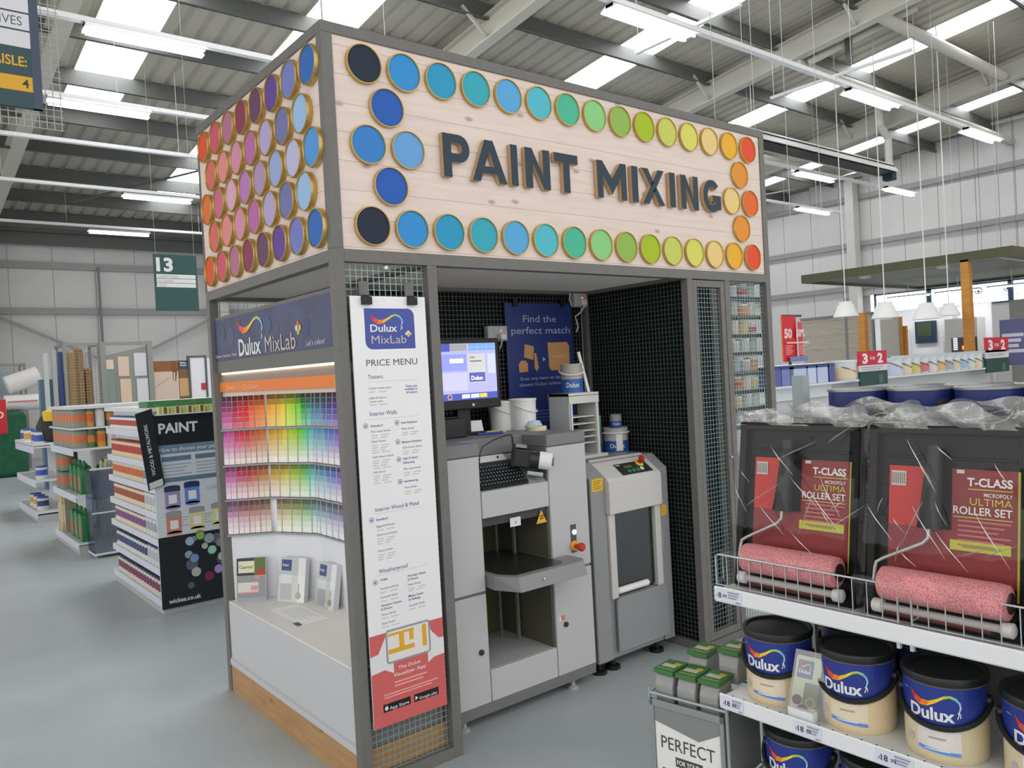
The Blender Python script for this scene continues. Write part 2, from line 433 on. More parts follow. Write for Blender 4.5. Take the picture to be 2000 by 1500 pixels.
# portal rafters: I-beams down the slope, with knee braces
RAF = mat((190, 187, 176), .5)
for x in (1, 7, 13, 19):
    mb = MB(RAF); y0, y1 = -6.0, YB-.3
    for hw, d0, d1 in ((.11, .26, .28), (.012, .28, .66), (.11, .66, .68)):
        vs = [(x+sx*hw, yy, zr(yy)-d) for yy in (y0, y1) for d in (d0, d1) for sx in (-1, 1)]
        mb.add(vs, [(0, 1, 3, 2), (4, 6, 7, 5), (0, 4, 5, 1), (2, 3, 7, 6), (0, 2, 6, 4), (1, 5, 7, 3)])
    yy = 7.8
    while yy > -3:
        for sx in (-1, 1): mb.bar((x, yy, zr(yy)-.64), (x+sx*.55, yy, zr(yy)-.2), .05, .05)
        yy -= 3.31
    trim(mb)
# round bracing struts between the rafters, and the rail along the gable top
for x0, x1, y, dz in ((13, 19, 5.75, .75), (13, 19, 4.15, .55), (19, 24, 5.75, .75), (13, 19, 9.45, .75)):
    trim(MB(RAF).tube([(x0, y, zr(y)-dz), (x1, y, zr(y)-dz)], .11, 14))
trim(MB(RAF).tube([(13.2, 5.6, zr(5.6)-.75), (14.1, 3.9, zr(3.9)-.3)], .07, 10))
trim(MB(PUR).box(13.4, 13.5, 4.85, 4.95, zr(4.9)-1.0, zr(4.9)-.02))
trim(MB(PALE).tube([(XW-.25, -6, 7.95), (XW-.25, 11, 7.95)], .06, 10))
for i, (x0, y0, x1, y1) in enumerate(((2.6, 19, 6.9, 12.9), (19.2, 16, 23.8, 10))):
    trim(MB(mat((90, 92, 90), .5)).tube([(x0, y0, zr(y0)-.35), (x1, y1, zr(y1)-.35)], .025, 6))
# eaves beam and dark gutter line at the back
trim(MB(PUR).box(-9, XW, YB-.6, YB-.16, 6.02, 6.12).box(-9, XW, YB-.39, YB-.36, 5.7, 6.12))
# strip windows high in the gable wall
FR = mat((60, 80, 100), .5); GL = mat((250, 252, 255), .2, emit=3.2)
def strip_window(i, y0, y1):
    r = thing('window_%d' % i, None, None, (XW, (y0+y1)/2, WZ0)); tag(r, kind='structure')
    MB(FR).box(XW-.03, XW+.09, y0, y0+.06, WZ0, WZ1).box(XW-.03, XW+.09, y1-.06, y1, WZ0, WZ1).box(XW-.03, XW+.09, y0, y1, WZ0, WZ0+.05).box(XW-.03, XW+.09, y0, y1, WZ1-.05, WZ1).build('window_frame', r)
    MB(GL).box(XW+.02, XW+.03, y0+.06, y1-.06, WZ0+.05, WZ1-.05).build('pane', r)
for i, (y0, y1) in enumerate(((8.2, 9.9), (7.2, 8.18), (5.95, 7.18), (4.2, 5.93))): strip_window(6+i, y0, y1)

# ================================================================ light fittings
TUB = mat((255, 255, 255), .3, emit=TUBE); HOUS = mat((225, 226, 226), .4)
def fitting(x, y, label, L=1.5, twin=False, z=5.75):
    t = thing('fluorescent_light', label, 'ceiling light', (x, y, z), 'fluorescent lights along the trunking')
    MB(HOUS).box(x, x+L, y-.06, y+.06, z+.035, z+.085).prism(F((x, y, z), (0, 1, 0)), [(-.15, .02), (-.06, .05), (.06, .05), (.15, .02), (.15, .03), (.06, .085), (-.06, .085), (-.15, .03)], 0, L).build('housing', t)
    for dy in ((-.075, .075) if twin else (0,)):
        MB(TUB).lathe([(.016, .03), (.019, .04), (.019, L-.04), (.016, L-.03)], (x, y+dy, z+.012), 10, (1, 0, 0)).build('tube', t)
    if not twin: MB(mat((255, 255, 255), .4, emit=TUBE*.55)).box(x+.02, x+L-.02, y-.055, y+.055, z-.03, z-.012).build('diffuser', t)
    return t
fitting(.66, 7.2, 'long lit tube light at top left, nearest of the left-hand lights', 1.34)
fitting(.68, 9.88, 'lit tube light behind the hanging wire grid at left', 1.36)
fitting(2.86, 15.27, 'lit tube light beside the left end of the round-lid side sign', 1.4)
fitting(3.0, 19.5, 'farthest lit tube light at left, above the back wall girts', 1.45)
fitting(5.5, 3.63, 'big twin tube light overhead beyond the sign, largest on the right', 1.5, True)
fitting(10.9, 3.62, 'second twin tube light along the row above the sign right end', 1.55, True)
fitting(15.15, 3.55, 'third twin tube light of the row, near the gable wall', 1.5, True)
fitting(15.1, 7.1, 'lit tube light just right of the sign, below the heater duct', 1.55)
fitting(18.9, 6.92, 'lit tube light standing out against the gable wall by the steel column', 1.5)
fitting(19.0, 9.47, 'lowest lit tube light right of the sign, under a short rail', 1.65)
def trunk(y, x0, x1, label):
    t = MB(HOUS).box(x0, x1, y-.045, y+.045, 5.84, 5.9)
    n = max(2, int((x1-x0)/3))
    for i in range(n+1):
        x = x0+.1+(x1-x0-.2)*i/n; t.tube([(x, y, 5.9), (x, y, zr(y)-.05)], .003, 5)
    t.build('lighting_trunking', label=label, cat='trunking', group='white lighting trunking rails')
trunk(7.2, -2, 4.7, 'white rail holding the nearest left tube light')
trunk(9.88, -2, 5.2, 'white rail holding the tube light behind the wire grid')
trunk(12.1, -3, 6.2, 'white rail across the left roof with no light on it')
trunk(15.2, -3, 8, 'white rail above the side sign holding a tube light')
trunk(19.35, -4, 9, 'white rail nearest the back wall')
trunk(3.6, 5.0, 17, 'white rail running over the sign with twin tube lights')
trunk(7.1, 13.2, 20.7, 'white rail with a tube light below the heater duct')
trunk(9.5, 15.4, 21.4, 'short white rail low beside the sign')
MB(HOUS).box(7.0, 7.06, 2.9, 4.6, 5.9, 5.94).tube([(7.03, 2.95, 5.92), (7.03, 2.95, zr(2.95))], .004).tube([(7.03, 4.55, 5.92), (7.03, 4.55, zr(4.55))], .004).build('cross_rail', label='thin white cross rail over the big twin tube light', cat='rail')
MB(HOUS).box(10.4, 10.45, 2.4, 4.7, 5.9, 5.94).tube([(10.43, 2.45, 5.92), (10.43, 2.45, zr(2.45))], .004).tube([(10.43, 4.65, 5.92), (10.43, 4.65, zr(4.65))], .004).build('cross_rail', label='thin white cross rail beside the second twin tube light', cat='rail')
# radiant heater duct right of the booth
t = thing('radiant_heater', 'long pale heater duct with a dark underside hanging right of the sign', 'heater', (16, 6.8, 6.1))
MB(mat((200, 200, 194), .45)).prism(F((12.2, 6.8, 6.1), (0, 1, 0)), [(-.28, -.02), (-.28, .0), (-.14, .22), (.14, .22), (.28, .0), (.28, -.02), (.13, .2), (-.13, .2)], 0, 6.6).build('reflector_hood', t)
MB(mat((30, 33, 32), .6)).box(12.25, 18.75, 6.6, 7.0, 6.08, 6.26).build('burner_tube', t)
MB(mat((30, 60, 70), .5)).box(18.76, 18.98, 6.68, 6.93, 5.95, 6.2).build('burner_box', t)
MB(PALE).tube([(18.88, 6.8, 6.2), (18.88, 6.8, 7.0), (18.5, 6.8, 7.3), (18.5, 6.8, zr(6.8)-.02)], .09, 12).build('flue_pipe', t)
MB(STEEL).tube([(13, 6.8, 6.3), (13, 6.8, zr(6.8)-.02)], .008).tube([(17.8, 6.8, 6.3), (17.8, 6.8, zr(6.8)-.02)], .008).build('hanging_wire', t)
# thin wires that hang from the roof on the right
WI = mat((176, 182, 178), .5)
for i, (px, py, z0, lb) in enumerate(((.02, .02, 2.986, 'white wire rising from the front left top corner of the sign'), (6.0, 2.6, 3.02, 'left of the four thin wires rising behind the sign top'), (6.6, 2.5, 3.02, 'second of the four thin wires rising behind the sign top'), (7.4, 2.6, 3.3, 'third of the four thin wires rising behind the sign top'), (8.3, 2.7, 3.4, 'right of the four thin wires rising behind the sign top'),
        (16.05, 4.2, 3.56, 'wire carrying the canopy at its middle'), (16.05, 7.2, 3.56, 'wire carrying the far end of the canopy'), (16.05, 3.4, 3.56, 'wire carrying the near corner of the canopy'), (18.5, 4.2, 3.56, 'wire carrying the back of the canopy'))):
    MB(WI).tube([(px, py, z0), (px, py, zr(py)-.02)], .004, 5).build('hanging_wire', label=lb, cat='wire', group='thin wires hanging from the roof')
# ================================================================ the paint mixing booth
import colorsys
ZS, ZT, BW, BD = 2.115, 2.986, 2.9, 1.508
MESHM = mat((150, 170, 168), .35, .3)
booth = thing('mesh_booth', 'grey steel booth with square wire mesh walls under the round-lid sign', 'booth', (1.45, .75, 0))
P = .046
def bpart(mb, name, **k): return mb.build(name, booth, bevel=.0015, seg=1, **k)
for x, y, z1 in ((0, 0, ZS), (0, BD-P, ZS), (.423, 0, ZS-.05), (2.106, 0, ZS-.05), (2.442, 0, ZS-.05), (BW-P, 0, ZS), (BW-P, BD-P, ZS), (.423, .80, ZS-.05), (2.106, .80, ZS-.05), (.423, BD-P, ZS-.05)):
    bpart(MB(GREYF).box(x, x+P, y, y+P, 0, z1), 'post')
for b in ((P, BW-P, 0, P), (P, BW-P, BD-P, BD), (.469, 2.106, .80, .846)): bpart(MB(GREYF).box(*b, ZS-.05, ZS-.002), 'beam')
for b in ((0, P, P, BD-P), (BW-P, BW, P, BD-P), (2.106, 2.152, P, .80), (.423, .469, P, BD-P)): bpart(MB(GREYF).box(*b, ZS-.05, ZS-.002), 'beam')
for b in ((P, .423, 0, P), (2.15, 2.44, 0, P), (2.488, BW-P, 0, P), (.469, 2.106, .80, .846)): bpart(MB(GREYF).box(*b, 0, P), 'bottom_rail')
bpart(MB(GREYF).box(2.106, 2.152, P, .80, 0, P), 'bottom_rail')
# meshes
MESH_DIM = mat((92, 104, 102), .45, .2); MESH_TOPLIT = mat((214, 214, 210), .5)  # inner mesh darkened for the dim interior, ceiling mesh lightened for light from above
def bmesh_panel(fr, w, h, pitch=.0255, wire=.0026, nm='wire_mesh', m=None): return mesh_panel(fr, w, h, pitch, wire, booth, m or MESHM, nm)
bmesh_panel(F((P, .03, P)), .377, ZS-.05-P)
bmesh_panel(F((.469, .82, P)), 1.637, ZS-.05-P, wire=.0022, m=MESH_DIM)
bmesh_panel(F((2.122, .80, P), (0, -1, 0)), .754, ZS-.05-P, wire=.0024, m=MESH_DIM)
bmesh_panel(F((2.488, .03, P)), BW-P-2.488, ZS-.05-P)
bmesh_panel(F((P, BD-.03, .5)), .377, ZS-.55, .05)
bmesh_panel(F((.469, P, ZS-.03), (1, 0, 0), (0, 1, 0)), 1.637, .754, .0125, .003, 'ceiling_mesh', MESH_TOPLIT)
bmesh_panel(F((P, P, ZS-.03), (1, 0, 0), (0, 1, 0)), .377, 1.416, .0125, .003, 'ceiling_mesh', MESH_TOPLIT)
bmesh_panel(F((2.488, P, ZS-.03), (1, 0, 0), (0, 1, 0)), .366, 1.416, .0125, .003, 'ceiling_mesh', MESH_TOPLIT)
BACKB = mat((20, 24, 24), .8, spec=.1)
MB(BACKB).box(.469, 2.106, .85, .862, .0, ZS-.05).build('backing_board', booth)
MB(BACKB).box(2.134, 2.146, P, .80, .0, ZS-.05).build('backing_board', booth)
MB(mat((36, 46, 52), .8, spec=.1)).box(2.155, 2.44, .10, .112, .0, ZS-.05).build('backing_board', booth)
# narrow mesh door
dr = bpart(MB(GREYF).box(2.155, 2.191, .002, .032, .05, 2.06).box(2.402, 2.438, .002, .032, .05, 2.06).box(2.191, 2.402, .002, .032, 2.022, 2.06).box(2.191, 2.402, .002, .032, .05, .09), 'door')
mesh_panel(F((2.191, .018, .09)), .211, 1.932, .0255, .0026, dr, mat((128, 144, 142), .4, .3))
MB(STEEL).lathe([(.008, 0), (.008, .012), (.003, .014)], (2.418, .002, 1.05), 10, (0, -1, 0)).build('latch', dr)
for x, y, z in ((.235, .0, 2.05), (.075, .0, 1.18), (.075, 0, .5), (.24, 0, .035), (2.295, .0, 2.045)):
    MB(STEEL).lathe([(.012, 0), (.012, .004), (.008, .008)], (x, y+.018, z), 10, (0, -1, 0)).build('bolt', booth)
for x, z in ((.98, 2.0), (1.32, 1.40)): MB(STEEL).lathe([(.016, 0), (.016, .004), (.01, .008)], (x, .812, z), 10, (0, -1, 0)).build('bolt', booth)

# ---------------------------------------------------------------- sign with PAINT MIXING
WOODF = wood_mat((227, 211, 201), (146, 112, 96), 0, .1117, grain=.16)
GOLD = mat((196, 166, 98), .3, .6)
sign = thing('front_sign', 'pale plank sign reading PAINT MIXING ringed by round coloured lids', 'sign', (1.45, 0, ZS))
MB(WOODF).box(P, BW-P, .008, .03, ZS, 2.943).build('plank_board', sign)
SF = GREYF
for b in ((0, BW, 0, P, 2.943, ZT), (0, P, 0, P, ZS, 2.943), (BW-P, BW, 0, P, ZS, 2.943)): MB(SF).box(*b).build('frame', sign, bevel=.0015, seg=1)
side = thing('side_sign', 'pale plank side sign covered with round orange, pink, purple and blue lids', 'sign', (0, .77, ZS))
MB(WOODF).box(.008, .03, P, BD, ZS, 2.943).build('plank_board', side)
for b in ((0, P, P, BD, 2.943, ZT), (0, P, BD-.006, BD, ZS, 2.943)): MB(SF).box(*b).build('frame', side, bevel=.0015, seg=1)
rear = thing('sign_back_frame', 'grey frame closing the back of the sign box', 'frame', (1.45, BD, ZS))
MB(SF).box(P, BW, BD-.03, BD, ZS, ZT).box(BW-.03, BW, P, BD-.03, ZS, ZT).build('frame', rear)
class LidMaker:
    def __init__(s, ax, D): s.ax = ax; s.D = D; s.rim = None; s.disc = {}
    def put(s, root, o, rgb, lb):
        o = Vector(o); og = ORG[root]
        if rgb not in s.disc:
            mb = MB(mat(rgb, .55, spec=.25)).lathe([(.0, s.D-.007), (.0735, s.D-.007), (.0735, .0)], (0, 0, 0), 32, s.ax, caps=False)
            me = bpy.data.meshes.new('paint_lid'); me.from_pydata([tuple(v) for v in mb.v], [], mb.f); me.materials.append(mb.ms[0]); s.disc[rgb] = me
        if s.rim is None:
            mb = MB(GOLD).lathe([(.0785, 0), (.0785, s.D-.003), (.077, s.D), (.0745, s.D), (.073, s.D-.003), (.073, s.D-.008)], (0, 0, 0), 36, s.ax, caps=False)
            me = bpy.data.meshes.new('rim'); me.from_pydata([tuple(v) for v in mb.v], [], mb.f); me.materials.append(GOLD)
            me.polygons.foreach_set('use_smooth', [True]*len(me.polygons)); me.set_sharp_from_angle(angle=math.radians(35)); s.rim = me
        d = bpy.data.objects.new('paint_lid', s.disc[rgb]); COL.objects.link(d); d.parent = root; d.location = o-og; d['label'] = lb
        r = bpy.data.objects.new('rim', s.rim); COL.objects.link(r); r.parent = d; r['label'] = 'gold rim'
lm = LidMaker((0, -1, 0), .018)
TOPC = [((32, 45, 62), 'navy black'), ((52, 142, 206), 'blue'), ((46, 150, 192), 'teal blue'), ((56, 166, 184), 'teal'), ((88, 166, 216), 'sky blue'), ((82, 184, 200), 'cyan'), ((74, 182, 148), 'jade green'), ((136, 204, 130), 'light green'), ((142, 182, 84), 'olive green'), ((164, 190, 34), 'lime green'), ((196, 204, 96), 'pale lime'), ((212, 212, 100), 'pale yellow'), ((230, 200, 132), 'cream'), ((232, 174, 44), 'amber'), ((224, 78, 44), 'red orange')]
for i, (c, n) in enumerate(TOPC):
    lm.put(sign, (.177+.182*i, .008, 2.848), c, n+' lid'); lm.put(sign, (.177+.182*i, .008, 2.21), c, n+' lid')
for x, z, c, n in ((.27, 2.69, (42, 92, 178), 'royal blue'), (.177, 2.531, (58, 128, 198), 'mid blue'), (.36, 2.533, (104, 160, 214), 'light blue'), (.27, 2.375, (42, 92, 178), 'royal blue'),
                   (2.634, 2.69, (226, 144, 50), 'orange'), (2.544, 2.53, (230, 200, 132), 'cream'), (2.725, 2.53, (226, 104, 42), 'deep orange'), (2.63, 2.375, (226, 144, 50), 'orange')):
    lm.put(sign, (x, .008, z), c, n+' lid')
lm2 = LidMaker((-1, 0, 0), .026)
BLUE, PERI, PURP, PLUM, MAR, MAUV, ROSE, ORNG = (50, 104, 182), (116, 124, 192), (96, 70, 148), (104, 68, 98), (138, 58, 86), (176, 112, 140), (204, 84, 108), (218, 82, 46)
LB, SLATE, LAV, MAG, PINK, SALM, CORAL = (152, 186, 224), (112, 116, 166), (176, 162, 204), (182, 104, 164), (208, 138, 166), (222, 136, 134), (212, 104, 98)
rows = [(2.845, .106, [BLUE, PERI, PURP, PLUM, MAR, MAUV, ROSE, ORNG]), (2.68, .196, [LB, SLATE, LAV, MAG, PINK, SALM, CORAL]),
        (2.524, .106, [(80, 150, 214), (184, 184, 216), (150, 166, 214), (170, 142, 180), (178, 120, 184), (216, 164, 188), (200, 104, 130), (218, 112, 46)]),
        (2.37, .196, [LB, SLATE, LAV, MAG, PINK, SALM, CORAL]), (2.208, .112, [BLUE, PERI, PURP, PLUM, MAR, MAUV, ROSE, ORNG])]
for z, y0, cs in rows:
    for i, c in enumerate(cs): lm2.put(side, (.008, y0+.1805*i, z), c, 'lid')
LF = mat((40, 58, 70), .6); LS = mat((188, 154, 110), .6)
FS = F((0, .008, 0))
for ch, a0, a1 in (('P', 0.521, 0.66), ('A', 0.67, 0.862), ('I', 0.887, 0.927), ('N', 0.971, 1.122), ('T', 1.15, 1.303), ('M', 1.431, 1.641), ('I', 1.681, 1.728), ('X', 1.76, 1.934), ('I', 1.976, 2.023), ('N', 2.069, 2.219), ('G', 2.262, 2.421)):
    mb = MB(LF); letter(mb, ch, FS, a0, 2.443, a1-a0, .184, .004, .026, LS); mb.build('letter', sign)

# ---------------------------------------------------------------- price board
FB = F((.0535, -.012, .242), (1, 0, 0))
t = thing('price_board', 'tall white price menu board with a red foot clipped to the mesh', 'board', (.22, -.01, .242))
mb = MB(mat((234, 234, 235), .4)); mb.fbox(FB, 0, .340, 0, 1.689, -.006, 0)
RED = mat((205, 98, 96), .5); HAND = mat((222, 222, 224), .5)
def fy(z): return z-.242
mb.use(RED); mb.rect(FB, 0, .340, 0, fy(.606))
mb.use(HAND)
mb.poly(FB, [(0, fy(.455)), (0, fy(.525)), (.035, fy(.53)), (.075, fy(.60)), (.1, fy(.60)), (.1, fy(.44)), (.06, fy(.462))], .0008)
mb.poly(FB, [(.340, fy(.525)), (.340, fy(.458)), (.29, fy(.455)), (.26, fy(.44)), (.26, fy(.60)), (.285, fy(.56)), (.315, fy(.528))], .0008)
TB = mat((150, 152, 165), .4)
def rrect(x0, x1, z0, z1, r, c, m):
    pts = []
    for cx, cz, s in ((x1-r, z1-r, 0), (x0+r, z1-r, 90), (x0+r, z0+r, 180), (x1-r, z0+r, 270)):
        for k_ in range(6):
            q = math.radians(s+18*k_); pts.append((cx+r*math.cos(q), cz+r*math.sin(q)))
    mb.use(m).poly(FB, pts, c)
rrect(.070, .276, fy(.480), fy(.614), .014, .0011, TB)
rrect(.078, .268, fy(.488), fy(.606), .006, .0014, mat((228, 224, 220), .4))
YEL = mat((222, 168, 40), .5); mb.use(YEL)
for a, b, z0, z1 in ((.080, .20, .588, .598), (.13, .153, .536, .588), (.178, .197, .552, .588), (.080, .20, .518, .536), (.238, .258, .512, .60)): mb.rect(FB, a, b, fy(z0), fy(z1), .0017)
mb.use(WHITE); mb.text('The Dulux', FB, .172, fy(.449), .013, .105, 'C', .01).text('Visualizer App', FB, .172, fy(.424), .013, .15, 'C', .01)
mb.use(mat((236, 170, 168), .5)).lines(FB, .10, fy(.405), 2, .15, .006, .014, .0012).lines(FB, .05, fy(.366), 2, .25, .005, .011, .0012)
mb.use(BLACK); mb.rect(FB, .044, .168, fy(.297), fy(.328), .0008); mb.rect(FB, .184, .302, fy(.297), fy(.328), .0008)
mb.use(WHITE); mb.disc(FB, .058, fy(.311), .008, .0012, 14); mb.disc(FB, .060, fy(.3205), .002, .0012, 6)
mb.text('App Store', FB, .072, fy(.302), .012, .088, 'L', .01, .0012).text('Google play', FB, .208, fy(.302), .011, .086, 'L', .005, .0012)
mb.poly(FB, [(.19, fy(.303)), (.203, fy(.312)), (.19, fy(.321))], .0012)
# logo tile
rr = []
x0, x1, z0, z1, r = .057, .283, fy(1.722), fy(1.883), .03
rr += [(x0, z1)]
for k_ in range(7): q = math.radians(180+15*k_); rr.append((x0+r+r*math.cos(q), z0+r+r*math.sin(q)))
rr += [(x1, z0)]
for k_ in range(7): q = math.radians(15*k_); rr.append((x1-r+r*math.cos(q), z1-r+r*math.sin(q)))
mb.use(mat((66, 80, 160), .4)).poly(FB, rr, .0006)
swoosh(mb, FB, .083, fy(1.812), .146, .05, .001)
mb.use(WHITE).text('Dulux', FB, .08, fy(1.791), .028, .121, 'L', .02, .0012)
mb.use(mat((196, 186, 172), .4)).text('MixLab', FB, .083, fy(1.744), .032, .158, 'L', 0, .0012)
for (dx, dy), c_ in zip(((0, .007), (.009, 0), (0, -.007), (-.009, 0)), ((235, 235, 235), (236, 190, 70), (236, 190, 70), (225, 225, 235))): mb.use(mat(c_, .4)).disc(FB, .252+dx, fy(1.782)+dy, .0058, .0012, 10)
mb.use(TXT).text('PRICE MENU', FB, .0545, fy(1.657), .0245, .233)
BT = mat((82, 100, 150), .5); GT = mat((120, 122, 128), .5); FT = mat((196, 198, 202), .5); LT = mat((168, 172, 180), .5)
mb.use(BT)
for s_, z, w in (('Testers', 1.607, .065), ('Interior Walls', 1.462, .121), ('Interior Wood & Metal', 1.086, .20), ('Weatherproof', .843, .132)): mb.text(s_, FB, .058, fy(z), .0155, w)
mb.use(LT)
for z in (1.595, 1.448, 1.078, .836): mb.rect(FB, .052, .285, fy(z)-.0008, fy(z))
mb.use(BT)
for s_, a, z, w in (('Standard', .0585, 1.418, .052), ('Stain Resistant', .195, 1.42, .076), ('Moisture Resistant', .195, 1.342, .092), ('Light & Space', .195, 1.276, .07), ('Enhancing', .195, 1.259, .053), ('Hardwearing', .195, 1.184, .064), ('Standard', .0585, 1.05, .052), ('Walls', .062, .812, .032), ('Window Frames', .0585, .711, .094), ('& Doors', .0585, .697, .05),
                    ('Wooden Sheds', .185, .803, .085), ('& Fences', .185, .789, .05), ('Metal Gates', .185, .722, .07), ('& Railings', .185, .708, .055), ('Tester pots', .225, 1.566, .055), ('available in', .222, 1.554, .058), ('all colours', .228, 1.541, .052)): mb.text(s_, FB, a, fy(z), .0085, w, 'L', .012)
mb.use(GT)
for s_, a, z, w in (('Colour tester pots', .0585, 1.566, .10), ('Light & Space', .0585, 1.528, .075), ('tester pots', .0585, 1.514, .06), ('Flat matt finish', .0585, 1.396, .086), ('Matt finish', .0585, 1.357, .062), ('Soft sheen finish', .0585, 1.296, .094), ('Silk finish', .0585, 1.236, .054), ('Matt finish', .196, 1.396, .058), ('Soft sheen finish', .196, 1.32, .09), ('Flat matt finish', .196, 1.234, .08), ('Matt finish', .196, 1.159, .056),
                    ('Eggshell finish', .0585, 1.024, .082), ('Satinwood finish', .0585, .99, .09), ('Gloss finish', .0585, .927, .066), ('Textured finish', .0585, .778, .084), ('Smooth finish', .0585, .744, .078), ('Gloss finish', .0585, .676, .064), ('Satin finish', .0585, .641, .06), ('Matt finish', .185, .768, .06), ('Smooth finish', .185, .684, .074)): mb.text(s_, FB, a, fy(z), .0078, w)
mb.use(FT)
for a, z, n in ((.0585, 1.557, 1), (.0585, 1.506, 1), (.0585, 1.386, 2), (.0585, 1.347, 4), (.0585, 1.286, 4), (.0585, 1.226, 4), (.196, 1.386, 2), (.196, 1.31, 2), (.196, 1.224, 2), (.196, 1.149, 2), (.0585, 1.014, 1), (.0585, .98, 3), (.0585, .917, 3), (.0585, .768, 1), (.0585, .734, 1), (.0585, .666, 1), (.0585, .631, 1), (.185, .758, 2), (.185, .674, 1)): mb.lines(FB, a, fy(z), n, .08, .004, .0095, split=True)
mb.use(BT)
for a, z in ((.036, 1.424), (.176, 1.426), (.176, 1.349), (.176, 1.279), (.176, 1.19), (.039, 1.056), (.04, .811)): mb.ring(FB, a, fy(z), .0105, .002); mb.rect(FB, a-.004, a+.004, fy(z)-.004, fy(z)+.003)
mb.build('panel', t)
for x in (.120, .327):
    MB(BLACK).box(x-.02, x+.02, -.03, -.0125, 1.897, 1.928).box(x-.018, x+.018, -.012, .015, 1.92, 1.936).build('clip', t)
    MB(GREYF).box(x-.02, x+.02, -.004, .001, 1.93, 1.99).build('hanger', t)
# ---------------------------------------------------------------- colour display in the side of the booth
disp = thing('colour_display', 'white colour card display in the booth side with a blue header and wooden plinth', 'display stand', (.2, .75, 0))
PLY = wood_mat((184, 146, 102), (128, 88, 54), 1, .5, knots=True, joint=False, grain=.35)
MB(PLY).box(.006, .42, P+.002, 1.46, .0, .142).build('plinth', disp)
LG = mat((196, 197, 200), .45)
MB(LG).box(.010, .03, P+.002, 1.46, .172, .468).box(.002, .03, P+.002, 1.46, .142, .172).box(.006, .02, P+.002, 1.46, .1725, .178).build('front_panel', disp)
MB(WHITE).box(.010, .42, P+.002, 1.46, .468, .476).build('counter', disp, bevel=.002)
NP = [(.03, 1.472), (.233, 1.349), (.375, 1.08), (.375, .42), (.233, .155), (.03, .05)]
WP = mat((226, 228, 234), .45)
for i in range(5):
    (xa, ya), (xb, yb) = NP[i], NP[i+1]
    d = Vector((xb-xa, yb-ya, 0)).normalized(); n = Vector((-d.y, d.x, 0))*-1
    if n.x > 0: n = -n
    mb = MB(WP); q = n*-.012
    mb.add([(xa, ya, .476), (xb, yb, .476), (xb+q.x, yb+q.y, .476), (xa+q.x, ya+q.y, .476), (xa, ya, 1.70), (xb, yb, 1.70), (xb+q.x, yb+q.y, 1.70), (xa+q.x, ya+q.y, 1.70)],
           [(0, 1, 2, 3), (7, 6, 5, 4), (0, 4, 5, 1), (1, 5, 6, 2), (2, 6, 7, 3), (3, 7, 4, 0)]).build('back_panel', disp)
MB(mat((124, 126, 126), .55)).box(P+.002, .42, .062, .066, .142, 1.64).build('end_panel', disp)
# header
FL = F((.018, 1.46, 0), (0, -1, 0))
def ha(y): return 1.46-y
mb = MB(mat((104, 104, 102), .5)); mb.fbox(FL, 0, 1.412, 1.681, 1.972, -.11, -.004)
HB = mat((50, 56, 96), .35, var=.3, scale=7)
mb.use(HB).rect(FL, .012, 1.40, 1.745, 1.955, 0)
rnd = random.Random(3)
for i in range(9):
    a, b, s = rnd.uniform(.05, 1.35), rnd.uniform(1.76, 1.92), rnd.uniform(.02, .05)
    mb.use(mat(((50, 58, 104), (70, 74, 112), (50, 74, 118), (66, 70, 100))[i % 4], .4)).disc(FL, a, b, s, .0004+.0001*i, 18, min(s, 1.952-b, b-1.748))
swoosh(mb, FL, ha(1.108), 1.845, .32, .088, .002)
mb.use(WHITE).text('Dulux', FL, ha(1.108), 1.757, .078, .285, 'L', .02, .002)
mb.use(mat((196, 186, 170), .45)).text('MixLab', FL, ha(.77), 1.755, .072, .34, 'L', 0, .002)
for (dx, dy), c_ in zip(((0, .017), (.017, 0), (0, -.017), (-.017, 0)), ((220, 90, 50), (230, 180, 60), (180, 190, 70), (190, 210, 240))): mb.use(mat(c_, .4)).disc(FL, ha(.397)+dx, 1.84+dy, .0135, .002, 12)
mb.use(mat((200, 205, 215), .4)).text("Let's colour", FL, ha(.323), 1.759, .022, .178, 'L', 0, .002).text('Colour, Function, Finish', FL, ha(1.45), 1.761, .014, .31, 'L', .01, .002)
mb.build('header', disp)
MB(mat((255, 226, 180), .4, emit=3.2)).box(.03, .10, .09, 1.42, 1.672, 1.680).build('light_strip', disp)
mb = MB(mat((140, 128, 120), .5)); mb.fbox(FL, .0, 1.41, 1.632, 1.672, -.03, -.02)
mb.use(mat((232, 124, 44), .45)).fbox(FL, .0, 1.412, 1.582, 1.632, -.03, -.012)
mb.use(mat((206, 190, 60), .45)).fbox(FL, 1.35, 1.413, 1.582, 1.634, -.03, -.011)
mb.use(mat((244, 190, 140), .5)).text('Step 1. Colour', FL, ha(1.36), 1.594, .02, .45, 'L', .005, -.011)
mb.use(mat((214, 196, 182), .5)).fbox(FL, .0, 1.41, 1.562, 1.582, -.04, -.026)
mb.build('step_strip', disp)
